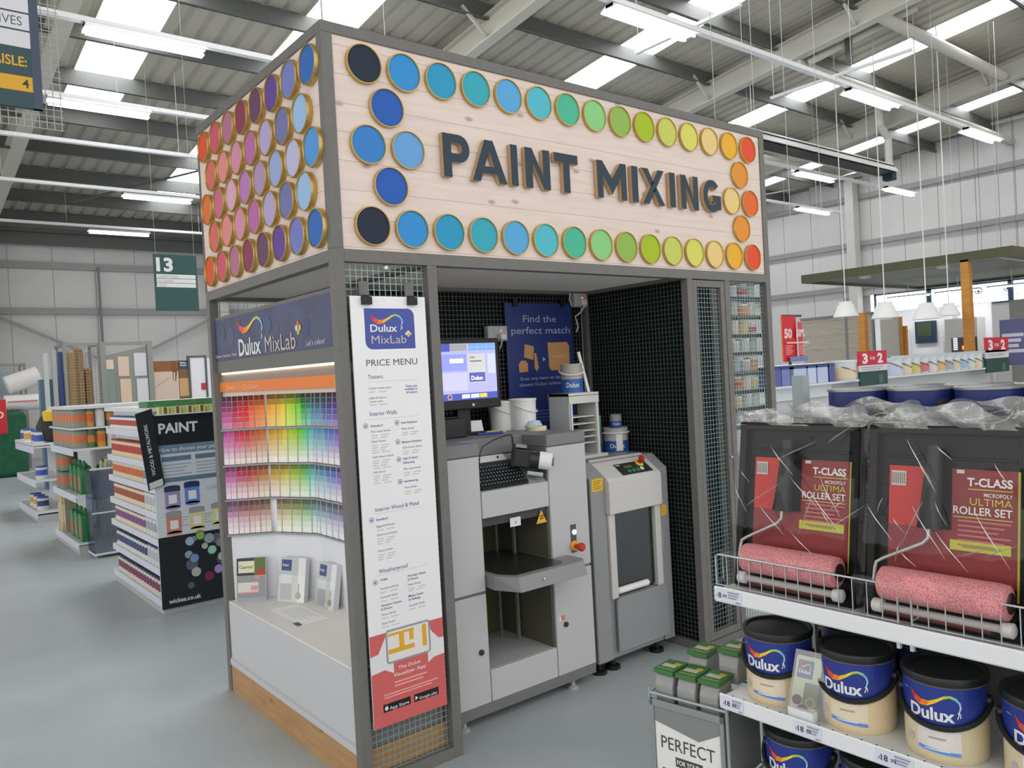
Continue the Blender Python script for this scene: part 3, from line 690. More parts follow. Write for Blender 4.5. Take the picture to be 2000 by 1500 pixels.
# ledges that hold the colour cards, greyed for the shadow lines between rows
ROWZ = [(1.385, 1.556), (1.195, 1.372), (1.012, 1.184), (.826, 1.002)]
LED = mat((150, 152, 156), .3)
for zb, zt in ROWZ:
    mb = MB(LED)
    for i in range(3):
        (xa, ya), (xb, yb) = NP[i], NP[i+1]
        d = Vector((xb-xa, yb-ya, 0)).normalized(); n = Vector((-d.y, d.x, 0)); n = n if n.x < 0 else -n
        p, q = Vector((xa, ya, 0)), Vector((xb, yb, 0))
        mb.add([p+Vector((0, 0, zb-.012)), q+Vector((0, 0, zb-.012)), q+n*.02+Vector((0, 0, zb-.012)), p+n*.02+Vector((0, 0, zb-.012)), p+Vector((0, 0, zb-.003)), q+Vector((0, 0, zb-.003)), q+n*.02+Vector((0, 0, zb-.003)), p+n*.02+Vector((0, 0, zb-.003))],
               [(3, 2, 1, 0), (4, 5, 6, 7), (0, 1, 5, 4), (1, 2, 6, 5), (2, 3, 7, 6), (3, 0, 4, 7)])
    mb.build('card_ledge', disp)
HUE = [(316, 'plum'), (326, 'magenta'), (338, 'crimson'), (352, 'red'), (358, 'scarlet'), (12, 'vermilion'), (22, 'orange'), (26, 'rust'), (40, 'amber'), (46, 'gold'), (50, 'yellow'), (58, 'lemon'), (72, 'lime'), (80, 'yellow green'), (95, 'leaf green'), (140, 'green'), (172, 'teal')]
HUE += [(200, 'blue')]*4+[(225, 'royal blue')]*3+[(255, 'violet')]*3+[(285, 'purple')]*4
ORD = ['first', 'second', 'third', 'fourth', 'fifth', 'sixth', 'seventh', 'eighth', 'ninth', 'tenth', 'eleventh', 'twelfth', 'thirteenth', 'fourteenth', 'fifteenth', 'sixteenth', 'seventeenth']
ROWN = ['top', 'second', 'third', 'bottom']
def q5(v): return int(round(v*255/12)*12)
def band(row, h, k):
    """colour of band k (0 top .. 5 bottom) of a strip"""
    f = k/5
    if row == 0:
        v = (.30, .45, .60, .74, .80, .84)[k]; s = (.78, .82, .80, .74, .62, .46)[k]
        if h in (352, 358): v = (.34, .66, .80, .84, .86, .88)[k]
        if 10 < h < 100: v = (.46, .72, .92, .92, .92, .93)[k]; s = .88-.08*k
    elif row == 1: v = .78+.15*f; s = .68*(1-f)**1.2+.05
    elif row == 2: v = (.50, .72, .80, .86, .90, .92)[k]; s = (.70, .66, .46, .28, .16, .07)[k]
    else:
        v = (.42, .58, .74, .84, .9, .93)[k]; s = (.42, .34, .24, .15, .09, .04)[k]
    c = colorsys.hsv_to_rgb(h/360, min(s*(.86 if h > 100 and h < 330 else 1.1), .97), v)
    return tuple(min(240, q5(x)) for x in c)
def chip(row, i, p, d, n, w, lb):
    zb, zt = ROWZ[row]; H = zt-zb
    fr = F(p+Vector((0, 0, zb))+n*.006, d, (n*-.06+Vector((0, 0, 1))))
    fr.n = fr.u.cross(fr.v)
    mb = MB(mat((230, 228, 224), .5)); mb.fbox(fr, .0012, w-.0012, 0, H, -.001, .008+.004*(i % 2))
    h = HUE[i % len(HUE)][0]
    c = .0086+.004*(i % 2)
    for k in range(6):
        g = .0014 if row == 0 else (.0008 if row == 2 else 0)
        mb.use(mat(band(row, h, k), .5)).rect(fr, .0016, w-.0016, H*(5-k)/6+g, H*(6-k)/6, c)
    mb.build('paint_chip_strip', label=lb, cat='colour card', group='colour card strips in the display rack')
WORDS = {0: 'bright', 1: 'bright to pale', 2: 'muted to pale', 3: 'earthy to pale'}
for row in range(4):
    i = 0
    for seg, cnt in ((0, 8), (1, 9), (2, 14)):
        (xa, ya), (xb, yb) = NP[seg], NP[seg+1]
        A, B = Vector((xa, ya, 0)), Vector((xb, yb, 0)); d = (B-A).normalized(); L = (B-A).length
        n = Vector((-d.y, d.x, 0)); n = n if n.x < 0 else -n
        w = (L-.012)/cnt if seg < 2 else .034
        for j in range(cnt):
            if row == 3 and seg == 1 and j == 0: i += 1; continue
            nm = HUE[i][1]
            if seg == 0: lb = '%s %s card strip, %s from the rear post, %s rack row' % (WORDS[row], nm, ORD[j], ROWN[row])
            elif seg == 1: lb = '%s %s card strip, %s of the middle panel, %s rack row' % (WORDS[row], nm, ORD[j], ROWN[row])
            else: lb = '%s %s edge-on card strip, %s of the front panel, %s rack row' % (WORDS[row], nm, ORD[j], ROWN[row])
            chip(row, i, A+d*(.006+w*j), d, n, w, lb); i += 1
# leaflets and paper on the counter
def holder(p0, p1, h, name, lb, art):
    p0, p1 = Vector((*p0, .476)), Vector((*p1, .476)); d = (p1-p0); L = d.length; d.normalize()
    n = Vector((-d.y, d.x, 0)); n = n if n.x < 0 else -n
    t = thing(name, lb, 'leaflet holder', p0)
    fr = F(p0, d, n*-.18+Vector((0, 0, 1)))
    mb = MB(mat((205, 210, 212), .3)); mb.fbox(fr, 0, L, 0, h, -.03, 0); art(mb, fr, L, h); mb.build('leaflet', t)
    MB(film_mat(.1, .1)).fbox(fr, -.003, L+.003, -.0, h*.6, .003, .005).build('clear_pocket', t)
def art1(mb, f, L, h):
    mb.use(mat((48, 54, 66), .4)).rect(f, 0, L, 0, h)
    mb.use(mat((96, 116, 60), .5)).rect(f, L*.6, L, h*.62, h, .0008)
    mb.use(mat((190, 60, 50), .5)).disc(f, L*.86, h*.66, L*.14, .001, 14).disc(f, L*.72, h*.56, L*.09, .001, 12)
    mb.use(mat((222, 220, 190), .5)).rect(f, L*.06, L*.62, h*.66, h*.93, .001)
    mb.use(mat((60, 96, 60), .5)).text('Cuprinol', f, L*.1, h*.76, .016, L*.46, 'L', .01, .0014)
    mb.use(mat((196, 194, 180), .5)).rect(f, L*.04, L*.76, h*.22, h*.44, .001)
    mb.use(mat((196, 60, 50), .5)).rect(f, L*.5, L*.74, h*.26, h*.36, .0014).rect(f, L*.04, L*.76, h*.19, h*.22, .0014)
    mb.use(mat((90, 110, 140), .5)).rect(f, 0, L, 0, h*.09, .001)
def art2(mb, f, L, h):
    mb.use(mat((186, 192, 194), .4)).rect(f, 0, L*.72, 0, h)
    mb.use(mat((58, 78, 130), .4)).rect(f, L*.06, L*.45, h*.70, h*.95, .0008)
    mb.use(WHITE).text('Dulux', f, L*.1, h*.80, .012, L*.24, 'L', .02, .0012)
    mb.use(mat((150, 156, 156), .5)).rect(f, L*.04, L*.5, h*.04, h*.4, .0008)
    mb.use(mat((206, 210, 210), .5)).rect(f, L*.04, L*.48, h*.42, h*.62, .0008)
    mb.use(mat((222, 226, 226), .5)).rect(f, L*.72, L, 0, h, .0008)
    mb.use(mat((150, 140, 60), .5)).disc(f, L*.76, h*.15, L*.11, .0014, 12).rect(f, L*.74, L*.79, h*.2, h*.42, .0014)
holder((.03, 1.395), (.150, 1.305), .225, 'leaflet_holder', 'dark garden leaflet holder with a red paint pot, nearest the rear post', art1)
holder((.195, 1.245), (.272, 1.10), .225, 'leaflet_holder', 'grey white leaflet holder with a navy corner logo, in the middle of the counter', art2)
holder((.290, 1.0), (.312, .845), .222, 'leaflet_holder', 'grey leaflet holder with a small logo, half behind the front post', art2)
mb = MB(mat((240, 240, 240), .4)).add([(.098, 1.123, .4768), (.101, .737, .4768), (.241, .744, .4768), (.242, 1.104, .4768), (.098, 1.123, .4775), (.101, .737, .4775), (.241, .744, .4775), (.242, 1.104, .4775)], [(3, 2, 1, 0), (4, 5, 6, 7), (0, 1, 5, 4), (1, 2, 6, 5), (2, 3, 7, 6), (3, 0, 4, 7)])
fr = F((.098, 1.10, .4778), (0, -1, 0), (1, 0, 0))
mb.use(mat((205, 207, 210), .5)).lines(fr, .05, .125, 6, .24, .006, .018, 0)
mb.use(mat((70, 80, 110), .5)).rect(fr, .29, .35, -.012, .014, .0004)
mb.build('paper_sheet', label='white printed sheet lying on the display counter', cat='paper')
# ================================================================ tinting machine
YD = .139
LGM = mat((186, 186, 187), .42, spec=.35); DGM = mat((112, 112, 114), .5); RECM = mat((70, 72, 62), .6)
m1 = thing('tinting_machine', 'large grey paint tinting machine with keyboard and open can bay', 'machine', (.94, .45, 0))
def mp(mb, nm, **k): return mb.build(nm, m1, **k)
mp(MB(DGM).box(.474, 1.404, YD+.004, .76, .052, .102), 'plinth', bevel=.003)
for x in (.6, 1.27):
    for y in (.18, .70): mp(MB(mat((170, 170, 170), .4)).lathe([(.026, 0), (.026, .012), (.012, .016), (.012, .054)], (x, y, 0), 14), 'foot')
mp(MB(DGM).box(.474, .735, YD+.012, .76, .102, 1.232).box(1.145, 1.404, YD+.012, .76, .102, 1.232).box(.735, 1.145, .56, .76, .102, 1.232), 'carcass')
def door(x0, x1, z0, z1, nm='door'): return mp(MB(LGM).box(x0, x1, YD, YD+.016, z0, z1), nm, bevel=.003)
d1 = door(.478, .733, .614, 1.228); d2 = door(.478, .733, .104, .602); d3 = door(1.148, 1.402, .614, 1.228); d4 = door(1.148, 1.402, .104, .602)
def lock(par, x, z): MB(mat((60, 62, 64), .35, .5)).lathe([(.013, 0), (.013, .008), (.008, .009)], (x, YD, z), 14, (0, -1, 0)).build('lock', par)
lock(d2, .688, .344); lock(d4, 1.208, .347)
MB(mat((214, 120, 110), .5)).box(1.178, 1.204, YD-.001, YD, .372, .394).use(WHITE).box(1.168, 1.178, YD-.001, YD, .368, .392).build('sticker', d4)
mp(MB(LGM).box(.738, 1.143, YD, YD+.016, .942, 1.064), 'upper_panel', bevel=.003)
mp(MB(LGM).box(.738, 1.143, YD, YD+.016, .104, .248).box(.738, 1.143, YD+.016, .56, .225, .248), 'lower_panel', bevel=.003)
# can bay
mp(MB(mat((92, 92, 76), .5)).box(.735, .745, YD+.016, .56, .248, .942).box(1.135, 1.145, YD+.016, .56, .248, .942).box(.745, 1.135, .55, .56, .248, .942), 'bay_lining')
mp(MB(mat((86, 88, 48), .35)).box(.80, 1.05, .535, .548, .26, .93), 'olive_splash_panel')
mp(MB(BLACK).box(.746, .79, .30, .54, .26, .86), 'dark_channel')
mp(MB(STEEL).box(1.085, 1.098, .36, .375, .25, .93).box(1.05, 1.058, .46, .47, .25, .93), 'lift_rail')
mp(MB(mat((60, 62, 60), .5)).box(.745, 1.135, .16, .55, .90, .94), 'nozzle_head')
mp(MB(mat((222, 222, 224), .5)).box(.905, .968, YD+.012, YD+.016, .876, .918).use(BLACK).box(.935, .939, YD+.0115, YD+.013, .888, .900), 'label')
fr = F((1.10, YD+.012, .895))
mp(MB(mat((226, 170, 50), .5)).poly(fr, [(-.036, -.030), (.032, -.030), (-.002, .034)], 0).use(BLACK).poly(fr, [(-.012, -.012), (.012, -.008), (.010, -.003), (-.012, -.006)], .0006).poly(fr, [(-.012, .0), (.012, .004), (.010, .009), (-.012, .006)], .0006), 'warning_label')
# tray shelf
f = F((.742, 0, 0), (0, -1, 0))
shelf = mp(MB(mat((140, 140, 142), .45)).add([(.742, .52, .688), (.742, .08, .688), (.80, -.02, .688), (1.205, -.02, .688), (1.235, .02, .688), (1.235, .13, .688), (1.14, .13, .688), (1.14, .52, .688),
      (.742, .52, .655), (.742, .09, .622), (.80, -.04, .622), (1.205, -.04, .622), (1.24, .01, .622), (1.24, .13, .622), (1.14, .13, .622), (1.14, .52, .655),
      ], [(7, 6, 5, 4, 3, 2, 1, 0), (8, 9, 10, 11, 12, 13, 14, 15)]+[(i, (i+1) % 8, 8+(i+1) % 8, 8+i) for i in range(8)]), 'can_shelf', bevel=.004)
MB(mat((48, 50, 46), .3)).add([(.775, .50, .6893), (.775, .10, .6893), (.815, .02, .6893), (1.10, .02, .6893), (1.125, .05, .6893), (1.125, .50, .6893)], [(5, 4, 3, 2, 1, 0)]).build('shelf_mat', shelf)
MB(STEEL).lathe([(.008, 0), (.008, .006), (.004, .008)], (.94, -.03, .655), 10, (0, -1, .4)).build('bolt', shelf)
# switches
sw = mp(MB(mat((74, 78, 80), .5)).box(1.272, 1.309, YD-.002, YD, .688, .828), 'switch_plate')
MB(mat((215, 222, 235), .3, emit=.4)).lathe([(.014, 0), (.014, .008), (.01, .011)], (1.292, YD-.002, .79), 16, (0, -1, 0)).build('white_button', sw)
MB(mat((226, 160, 46), .5)).lathe([(.026, 0), (.026, .006), (.02, .012)], (1.290, YD-.002, .722), 20, (0, -1, 0)).build('yellow_ring', sw)
MB(mat((196, 48, 40), .4)).lathe([(.010, .0), (.010, .03), (.021, .034), (.021, .05), (.014, .058)], (1.290, YD-.012, .722), 20, (0, -1, 0)).build('emergency_stop_button', sw, smooth=True)
# top cap with recess for the keyboard
CAP = mat((122, 122, 123), .5)
mp(MB(CAP).box(.474, .735, YD-.002, .76, 1.232, 1.288).box(1.145, 1.404, YD-.002, .76, 1.232, 1.288).box(.735, 1.145, .32, .76, 1.205, 1.288), 'top_cap', bevel=.004)
v = Vector((0, .165, .142)).normalized()
fk = F((.742, .146, 1.064), (1, 0, 0), v); KL = math.hypot(.165, .142)
mp(MB(mat((150, 152, 152), .45)).fbox(fk, 0, .40, 0, KL, -.02, -.004), 'keyboard_ledge')
kb = mp(MB(mat((34, 40, 44), .5)).fbox(fk, .004, .285, .008, .165, -.004, .012), 'keyboard')
mb = MB(mat((24, 30, 32), .45))
for r_ in range(6):
    for c_ in range(15):
        if r_ == 0 and 5 <= c_ <= 8: continue
        mb.fbox(fk, .010+c_*.0178, .025+c_*.0178, .016+r_*.0212, .033+r_*.0212, .012, .017)
mb.fbox(fk, .099, .168, .016, .033, .012, .017)
mb.use(mat((150, 165, 170), .5))
for r_ in range(6):
    for c_ in range(15): mb.rect(fk, .0145+c_*.0178, .0185+c_*.0178, .022+r_*.0212, .029+r_*.0212, .0174)
mb.build('keys', kb)
mp(MB(mat((214, 216, 216), .4)).fbox(fk, .0, .26, .172, .214, -.002, .003), 'metal_strip')
for a in (.095, .215): mp(MB(DARK).lathe([(.006, 0), (.006, .004)], fk.p(a, .194, .003), 10, fk.n), 'screw')
mp(MB(BLACK).tube([(.737, .15, 1.10), (.739, .145, 1.19), (.748, .15, 1.232), (.80, .20, 1.262), (.90, .25, 1.282), (1.0, .29, 1.293), (1.06, .31, 1.294), (1.075, .315, 1.285), (1.078, .318, 1.24)], .0028, 6), 'cable')
# label printer lying over the keyboard
t = thing('label_printer', 'black label printer with a white paper roll on the keyboard end', 'printer', (1.09, .2, 1.12))
PB = mat((30, 32, 34), .35)
d = Vector((.75, -.62, -.18)).normalized(); w_ = Vector((.62, .75, 0)).normalized(); fp = F((1.025, .215, 1.19), d, w_.cross(d)*-1)
if fp.v.z < 0: fp = F((1.025, .215, 1.19), d, -fp.v)
MB(PB).fbox(fp, -.03, .06, -.045, .05, -.05, .05).fbox(fp, -.035, -.012, -.05, .062, -.055, .055).build('body', t, bevel=.012, seg=3)
MB(mat((150, 152, 150), .4)).fbox(fp, -.02, .035, .052, .062, -.05, .06).build('top_plate', t, bevel=.004)
MB(mat((36, 38, 42), .3)).lathe([(.046, 0), (.046, .05)], fp.p(.052, .0, 0), 24, d).build('roll_cover', t, smooth=True)
MB(mat((236, 236, 236), .4)).lathe([(.043, .0), (.043, .062), (.036, .064)], fp.p(.10, .0, 0), 24, d).build('paper_roll', t, smooth=True)
MB(mat((120, 122, 124), .3)).lathe([(.02, .0), (.02, .02)], fp.p(.155, .0, 0), 16, d).build('roll_hub', t)
MB(mat((170, 174, 176), .15, .6)).fbox(fp, .05, .13, -.075, -.055, -.04, .04).build('clear_guard', t, bevel=.004)

# ---------------------------------------------------------------- things on the tinting machine
t = thing('monitor', 'black screen showing a lilac paint selection page above the tinting machine', 'monitor', (1.0, .56, 1.288))
MB(BLACK).box(.80, 1.205, .555, .60, 1.425, 1.79).build('casing', t, bevel=.006)
fm_ = F((.825, .553, 1.475)); SCR = lambda c, e=.9: mat(c, .3, emit=e)
mb = MB(SCR((150, 150, 205))).rect(fm_, 0, .355, 0, .29, 0)
mb.use(SCR((60, 70, 150))).rect(fm_, 0, .355, .0, .034, .0006).rect(fm_, 0, .065, .25, .29, .0006)
mb.use(SCR((150, 150, 150), .6)).rect(fm_, .068, .17, .252, .288, .0006)
mb.use(SCR((96, 140, 215)))
for i in range(3):
    for j in range(2): mb.rect(fm_, .182+i*.058, .236+i*.058, .252+j*.02, .269+j*.02, .0006)
mb.use(SCR((122, 130, 205))).rect(fm_, .002, .165, .15, .235, .0006)
mb.use(SCR((168, 165, 215))).rect(fm_, .004, .165, .05, .14, .0006)
mb.use(SCR((205, 200, 225))).rect(fm_, .06, .145, .19, .213, .0009)
mb.use(SCR((190, 190, 190), .6)).rect(fm_, .172, .285, .085, .235, .0006)
mb.use(SCR((70, 80, 150))).rect(fm_, .178, .28, .09, .138, .0009)
mb.use(SCR((200, 120, 70), .7)).rect(fm_, .185, .2, .212, .222, .0009).use(SCR((120, 160, 70), .7)).rect(fm_, .2, .22, .212, .222, .0009).use(SCR((80, 80, 100), .5)).rect(fm_, .185, .26, .195, .2, .0009)
mb.use(SCR((235, 235, 245))).text('Dulux', fm_, .19, .1, .02, .075, 'L', .02, .0012)
mb.use(SCR((170, 175, 230))).rect(fm_, .3, .35, .13, .235, .0006)
mb.use(SCR((190, 210, 240))).rect(fm_, .125, .175, .008, .028, .0009).rect(fm_, .182, .235, .008, .028, .0009).use(SCR((230, 180, 70))).rect(fm_, .24, .285, .008, .028, .0009)
mb.ring(fm_, .05, .018, .014, .003, .0012)
mb.build('screen', t)
MB(BLACK).box(.95, 1.03, .60, .64, 1.30, 1.6).box(.88, 1.10, .56, .72, 1.288, 1.305).build('stand', t)
MB(mat((206, 208, 210), .4)).lathe([(.008, 0), (.008, .002)], (1.02, .5545, 1.447), 12, (0, -1, 0)).build('logo_badge', t)
MB(mat((24, 26, 28), .4)).box(.72, .93, .50, .70, 1.288, 1.385).box(.735, .90, .515, .69, 1.385, 1.395).build('cash_terminal', label='low black box under the screen on the tinting machine', cat='electronic box', bevel=.006)
MB(mat((232, 234, 240), .5)).add([(.985, .62, 1.2885), (1.095, .575, 1.2885), (1.10, .60, 1.36), (.99, .645, 1.36), (.985, .626, 1.2885), (1.095, .581, 1.2885), (1.10, .606, 1.36), (.99, .651, 1.36)], [(0, 1, 2, 3), (7, 6, 5, 4), (0, 4, 5, 1), (2, 6, 7, 3), (1, 5, 6, 2), (0, 3, 7, 4)]).build('note_card', label='small white card propped on the tinting machine top', cat='card')
MB(mat((50, 80, 170), .4)).tube([(1.02, .53, 1.294), (1.16, .50, 1.294)], .006, 8).use(WHITE).tube([(1.16, .50, 1.294), (1.175, .497, 1.294)], .003, 8).build('pen', label='blue pen lying beside the white card', cat='pen')
mb = MB(mat((206, 190, 90), .4))
for i in range(5): mb.tube([(1.07+.012*i, .60+.01*i, 1.292), (1.20+.01*i, .585+.012*i, 1.292+.002*(i % 2))], .004, 6)
mb.build('stirring_sticks', label='thin yellow stirring sticks on the tinting machine', cat='sticks')
def tub(x, y, z, r, h, lb, name='paint_tub', handle=True):
    t = thing(name, lb, 'tub', (x, y, z))
    c = MB(mat((226, 226, 224), .35)).lathe([(r*.93, 0), (r*.93, .004), (r, h*.93)], (x, y, z), 32).build('body', t, smooth=True)
    MB(mat((232, 232, 230), .35)).lathe([(r*.96, h*.93), (r*1.04, h*.935), (r*1.04, h), (r*.97, h), (r*.95, h-.006), (0, h-.006)], (x, y, z), 32).build('lid', t, smooth=True)
    if handle:
        pts = []
        for i in range(13):
            q = math.radians(200+200*i/12); s_ = math.sin(math.pi*i/12)
            pts.append((x+(r+.006)*math.cos(q), y+(r+.006)*math.sin(q), z+h*.82-.045*s_))
        MB(mat((236, 236, 234), .4)).tube(pts, .003, 6).build('handle', t)
    return t
tub(1.385, .60, 1.288, .075, .168, 'white paint tub at the right end of the tinting machine top', handle=True)
tub(1.31, .69, 1.288, .072, .160, 'white paint tub behind the front tub, next to the screen')
MB(mat((226, 218, 188), .5)).lathe([(.028, 0), (.052, 0), (.052, .022), (.028, .022), (.028, 0)], (1.345, .44, 1.288), 28, caps=False).build('masking_tape', label='cream roll of masking tape lying on the tinting machine', cat='tape')
MB(mat((190, 208, 226), .7)).lathe([(.0, 0), (.05, 0), (.055, .02), (.04, .045), (.0, .05)], (1.40, .64-.1, 1.288), 12).build('cloth', label='pale blue cloth bundled beside the masking tape', cat='cloth')

# ---------------------------------------------------------------- wall of the booth: poster and sockets
t = thing('match_poster', 'dark blue hanging poster reading Find the perfect match', 'poster', (1.715, .8, 1.25))
FP = F((1.455, .800, 1.25)); PW_ = .52
mb = MB(mat((40, 56, 118), .4)); mb.fbox(FP, 0, PW_, 0, .755, -.008, 0)
mb.use(mat((170, 182, 205), .5)).text('Find the', FP, .262, .644, .040, .258, 'C', 0).text('perfect match', FP, .27, .575, .040, .46, 'C', 0)
mb.text('Scan any item to its', FP, .245, .303, .018, .31, 'C', 0).text('closest Dulux colour', FP, .245, .268, .018, .33, 'C', 0)
TAN = mat((204, 150, 96), .5); mb.use(TAN)
mb.poly(FP, [(.314, .52), (.47, .522), (.488, .50), (.487, .355), (.335, .352), (.318, .37)], .0008)
mb.poly(FP, [(.135, .515), (.205, .50), (.195, .42), (.125, .437)], .0008)
mb.poly(FP, [(.085, .35), (.15, .352), (.152, .40), (.135, .418), (.10, .418), (.082, .395)], .0008)
mb.poly(FP, [(.205, .46), (.22, .46), (.236, .372), (.218, .352), (.202, .372)], .0008)
mb.use(mat((190, 200, 215), .5)).poly(FP, [(.272, .436), (.29, .422), (.272, .408)], .0008)
mb.use(mat((226, 190, 150), .5)).lines(FP, .34, .442, 2, .13, .003, .01, .0012)
mb.use(mat((96, 112, 160), .5)).lines(FP, .16, .12, 4, .2, .006, .02)
mb.build('board', t)
for x in (1.53, 1.90): MB(BLACK).box(x-.016, x+.016, .788, .815, 1.985, 2.03).build('clip', t)
def socket(x0, x1, z0, z1, lb, px):
    t = thing('socket_box', lb, 'socket', ((x0+x1)/2, .80, z0))
    MB(mat((176, 180, 182), .4)).box(x0, x1, .772, .812, z0, z1).build('box', t, bevel=.006)
    MB(mat((255, 70, 50), .4, emit=4)).box(px-.004, px+.004, .7705, .772, z1-.032, z1-.024).build('red_indicator', t)
    MB(mat((218, 220, 220), .4)).box(px-.03, px+.012, .735, .772, z0+.005, z0+.04).build('plug', t, bevel=.008)
    return t
s1 = socket(1.305, 1.445, 1.785, 1.872, 'grey socket box between the screen and the blue poster', 1.40)
MB(mat((206, 208, 205), .5)).tube([(1.385, .752, 1.79), (1.384, .755, 1.77), (1.382, .77, 1.74)], .004, 6).build('cable', s1)
s2 = socket(1.985, 2.095, 1.985, 2.068, 'grey socket box high in the corner beside the blue poster', 2.05)
MB(mat((206, 208, 190), .5)).tube([(2.045, .75, 1.99), (2.02, .76, 1.95), (1.985, .775, 1.925), (1.99, .77, 1.90), (2.005, .775, 1.86), (1.992, .78, 1.83)], .0045, 6).tube([(1.952, .775, 2.07), (1.945, .775, 2.03), (1.96, .775, 1.995)], .0045, 6).build('cable', s2)

# ================================================================ paint shaker
YS = .17
m2 = thing('paint_shaker', 'grey paint shaking machine with a dark window right of the tinting machine', 'machine', (1.75, .45, 0))
SG = mat((140, 141, 143), .48); SL = mat((196, 194, 190), .42)
def sp_(mb, nm, **k): return mb.build(nm, m2, **k)
prof = [(YS, .066), (YS, 1.025), (YS+.10, 1.10), (.74, 1.10), (.74, .066)]
sp_(MB(SG).add([(x, y, z) for x in (1.452, 1.562) for y, z in prof], [(0, 1, 2, 3, 4), (9, 8, 7, 6, 5)]+[(i, 5+i, 5+(i+1) % 5, (i+1) % 5) for i in range(5)])
    .add([(x, y, z) for x in (1.975, 2.058) for y, z in prof], [(0, 1, 2, 3, 4), (9, 8, 7, 6, 5)]+[(i, 5+i, 5+(i+1) % 5, (i+1) % 5) for i in range(5)])
    .box(1.562, 1.975, .60, .74, .066, 1.10).box(1.562, 1.975, .26, .74, .86, 1.10).box(1.562, 1.975, YS+.01, .74, .066, .385), 'housing', bevel=.006)
sp_(MB(SG).prism(F((0, 0, 0)), [(1.595, .10), (2.0, .10), (2.0, .372), (1.975, .385), (1.62, .385), (1.595, .372)], -YS, -YS+.014), 'lower_panel', bevel=.004)
hp = [(YS-.03, .832), (YS-.03, 1.0), (YS-.018, 1.018), (YS+.118, 1.112), (YS+.118, 1.10), (YS, .832)]
sp_(MB(SL).add([(x, y, z) for x in (1.560, 1.972) for y, z in hp], [(0, 1, 2, 3, 4, 5), (11, 10, 9, 8, 7, 6)]+[(i, 6+i, 6+(i+1) % 6, (i+1) % 6) for i in range(6)]), 'hood', bevel=.004)
v = Vector((0, .136, .094)).normalized(); fc = F((1.60, YS-.018, 1.018), (1, 0, 0), v)
pn = sp_(MB(mat((44, 50, 50), .4)).fbox(fc, .09, .33, .008, .098, -.002, .0015), 'control_panel')
mb = MB(mat((52, 130, 100), .4))
for i in range(3): mb.lathe([(.013, 0), (.012, .003)], fc.p(.16+.034*i, .032, .0015), 14, fc.n)
mb.build('green_button', pn)
MB(mat((225, 230, 235), .4)).lathe([(.012, 0), (.012, .004)], fc.p(.263, .036, .0015), 14, fc.n).build('white_button', pn)
MB(mat((90, 110, 60), .4)).fbox(fc, .15, .21, .058, .076, .0015, .002).build('display', pn)
MB(mat((200, 205, 205), .5)).fbox(fc, .098, .13, .084, .09, .0015, .0019).build('marking', pn)
MB(mat((222, 176, 50), .45)).lathe([(.026, 0), (.026, .004), (.02, .008)], fc.p(.28, .078, .0015), 18, fc.n).build('yellow_ring', pn)
MB(mat((176, 50, 46), .35)).lathe([(.012, .006), (.012, .026), (.018, .03), (.018, .042), (.01, .046)], fc.p(.28, .078, .0015), 18, fc.n).build('emergency_stop_button', pn, smooth=True)
for x in (1.565, 1.925): sp_(MB(SL).box(x, x+.046, YS-.012, YS+.03, .385, .834), 'window_rail', bevel=.003)
sp_(MB(mat((150, 150, 146), .4)).box(1.971, 1.982, YS-.016, YS+.01, .56, .70), 'grip', bevel=.003)
sp_(MB(film_mat(.12, .08, (150, 172, 168))).box(1.611, 1.925, YS+.012, YS+.016, .40, .834), 'window_pane')
sp_(MB(mat((30, 40, 38), .5)).box(1.611, 1.925, .58, .60, .385, .86), 'chamber_back')
sp_(MB(mat((70, 84, 80), .4)).box(1.63, 1.80, .30, .50, .62, .645).tube([(1.76, .42, .40), (1.76, .42, .85)], .02, 12).tube([(1.84, .46, .40), (1.84, .46, .85)], .014, 12).box(1.63, 1.72, .30, .5, .74, .75), 'clamp_frame')
sp_(MB(mat((232, 230, 232), .35)).lathe([(.010, 0), (.018, .006), (.018, .235), (.008, .246)], (1.612, YS+.0, .418), 16, (1, 0, 0)), 'roller_bar', smooth=True)
sp_(MB(mat((222, 176, 46), .45)).box(1.464, 1.545, YS-.001, YS, .963, 1.028).use(mat((160, 120, 30), .5)).lines(F((1.464, YS-.001, .963)), .01, .055, 5, .06, .004, .01, .0004), 'warning_label')
fr = F((2.012, YS-.0006, .79)); sp_(MB(mat((222, 176, 46), .45)).disc(fr, .0, 0, .026, .0, 20, .032).use(mat((190, 140, 40), .5)).ring(fr, 0, 0, .016, .004, .0006), 'warning_label')
for x in (1.50, 1.60, 1.95): 
    sp_(MB(BLACK).lathe([(.04, 0), (.04, .018), (.014, .024), (.014, .068)], (x, YS+.05, 0), 18), 'foot')
# things standing on the shaker
RK = mat((216, 216, 210), .42)
t = thing('can_rack', 'small white plastic rack standing on the paint shaker', 'rack', (1.72, .53, 1.10))
mb = MB(mat((190, 192, 194), .42)); mb.box(1.592, 1.600, .45, .615, 1.10, 1.468).build('side_panel', t)
MB(RK).box(1.812, 1.822, .45, .615, 1.10, 1.468).build('side_panel', t)
MB(RK).box(1.592, 1.822, .445, .62, 1.452, 1.468).box(1.592, 1.822, .445, .452, 1.41, 1.455).build('top', t)
MB(RK).box(1.60, 1.86, .43, .62, 1.10, 1.116).build('base', t)
for z in (1.18, 1.215, 1.25, 1.29, 1.33): MB(RK).box(1.60, 1.812, .462, .61, z, z+.006).build('slot_shelf', t)
for x in (1.604, 1.80): MB(RK).box(x, x+.012, .446, .462, 1.116, 1.41).build('upright', t)
MB(mat((238, 240, 238), .4)).bar((1.80, .50, 1.468), (1.772, .54, 1.70), .018, .008).build('stirring_stick', label='white stirring stick standing upright on the white rack', cat='stick')
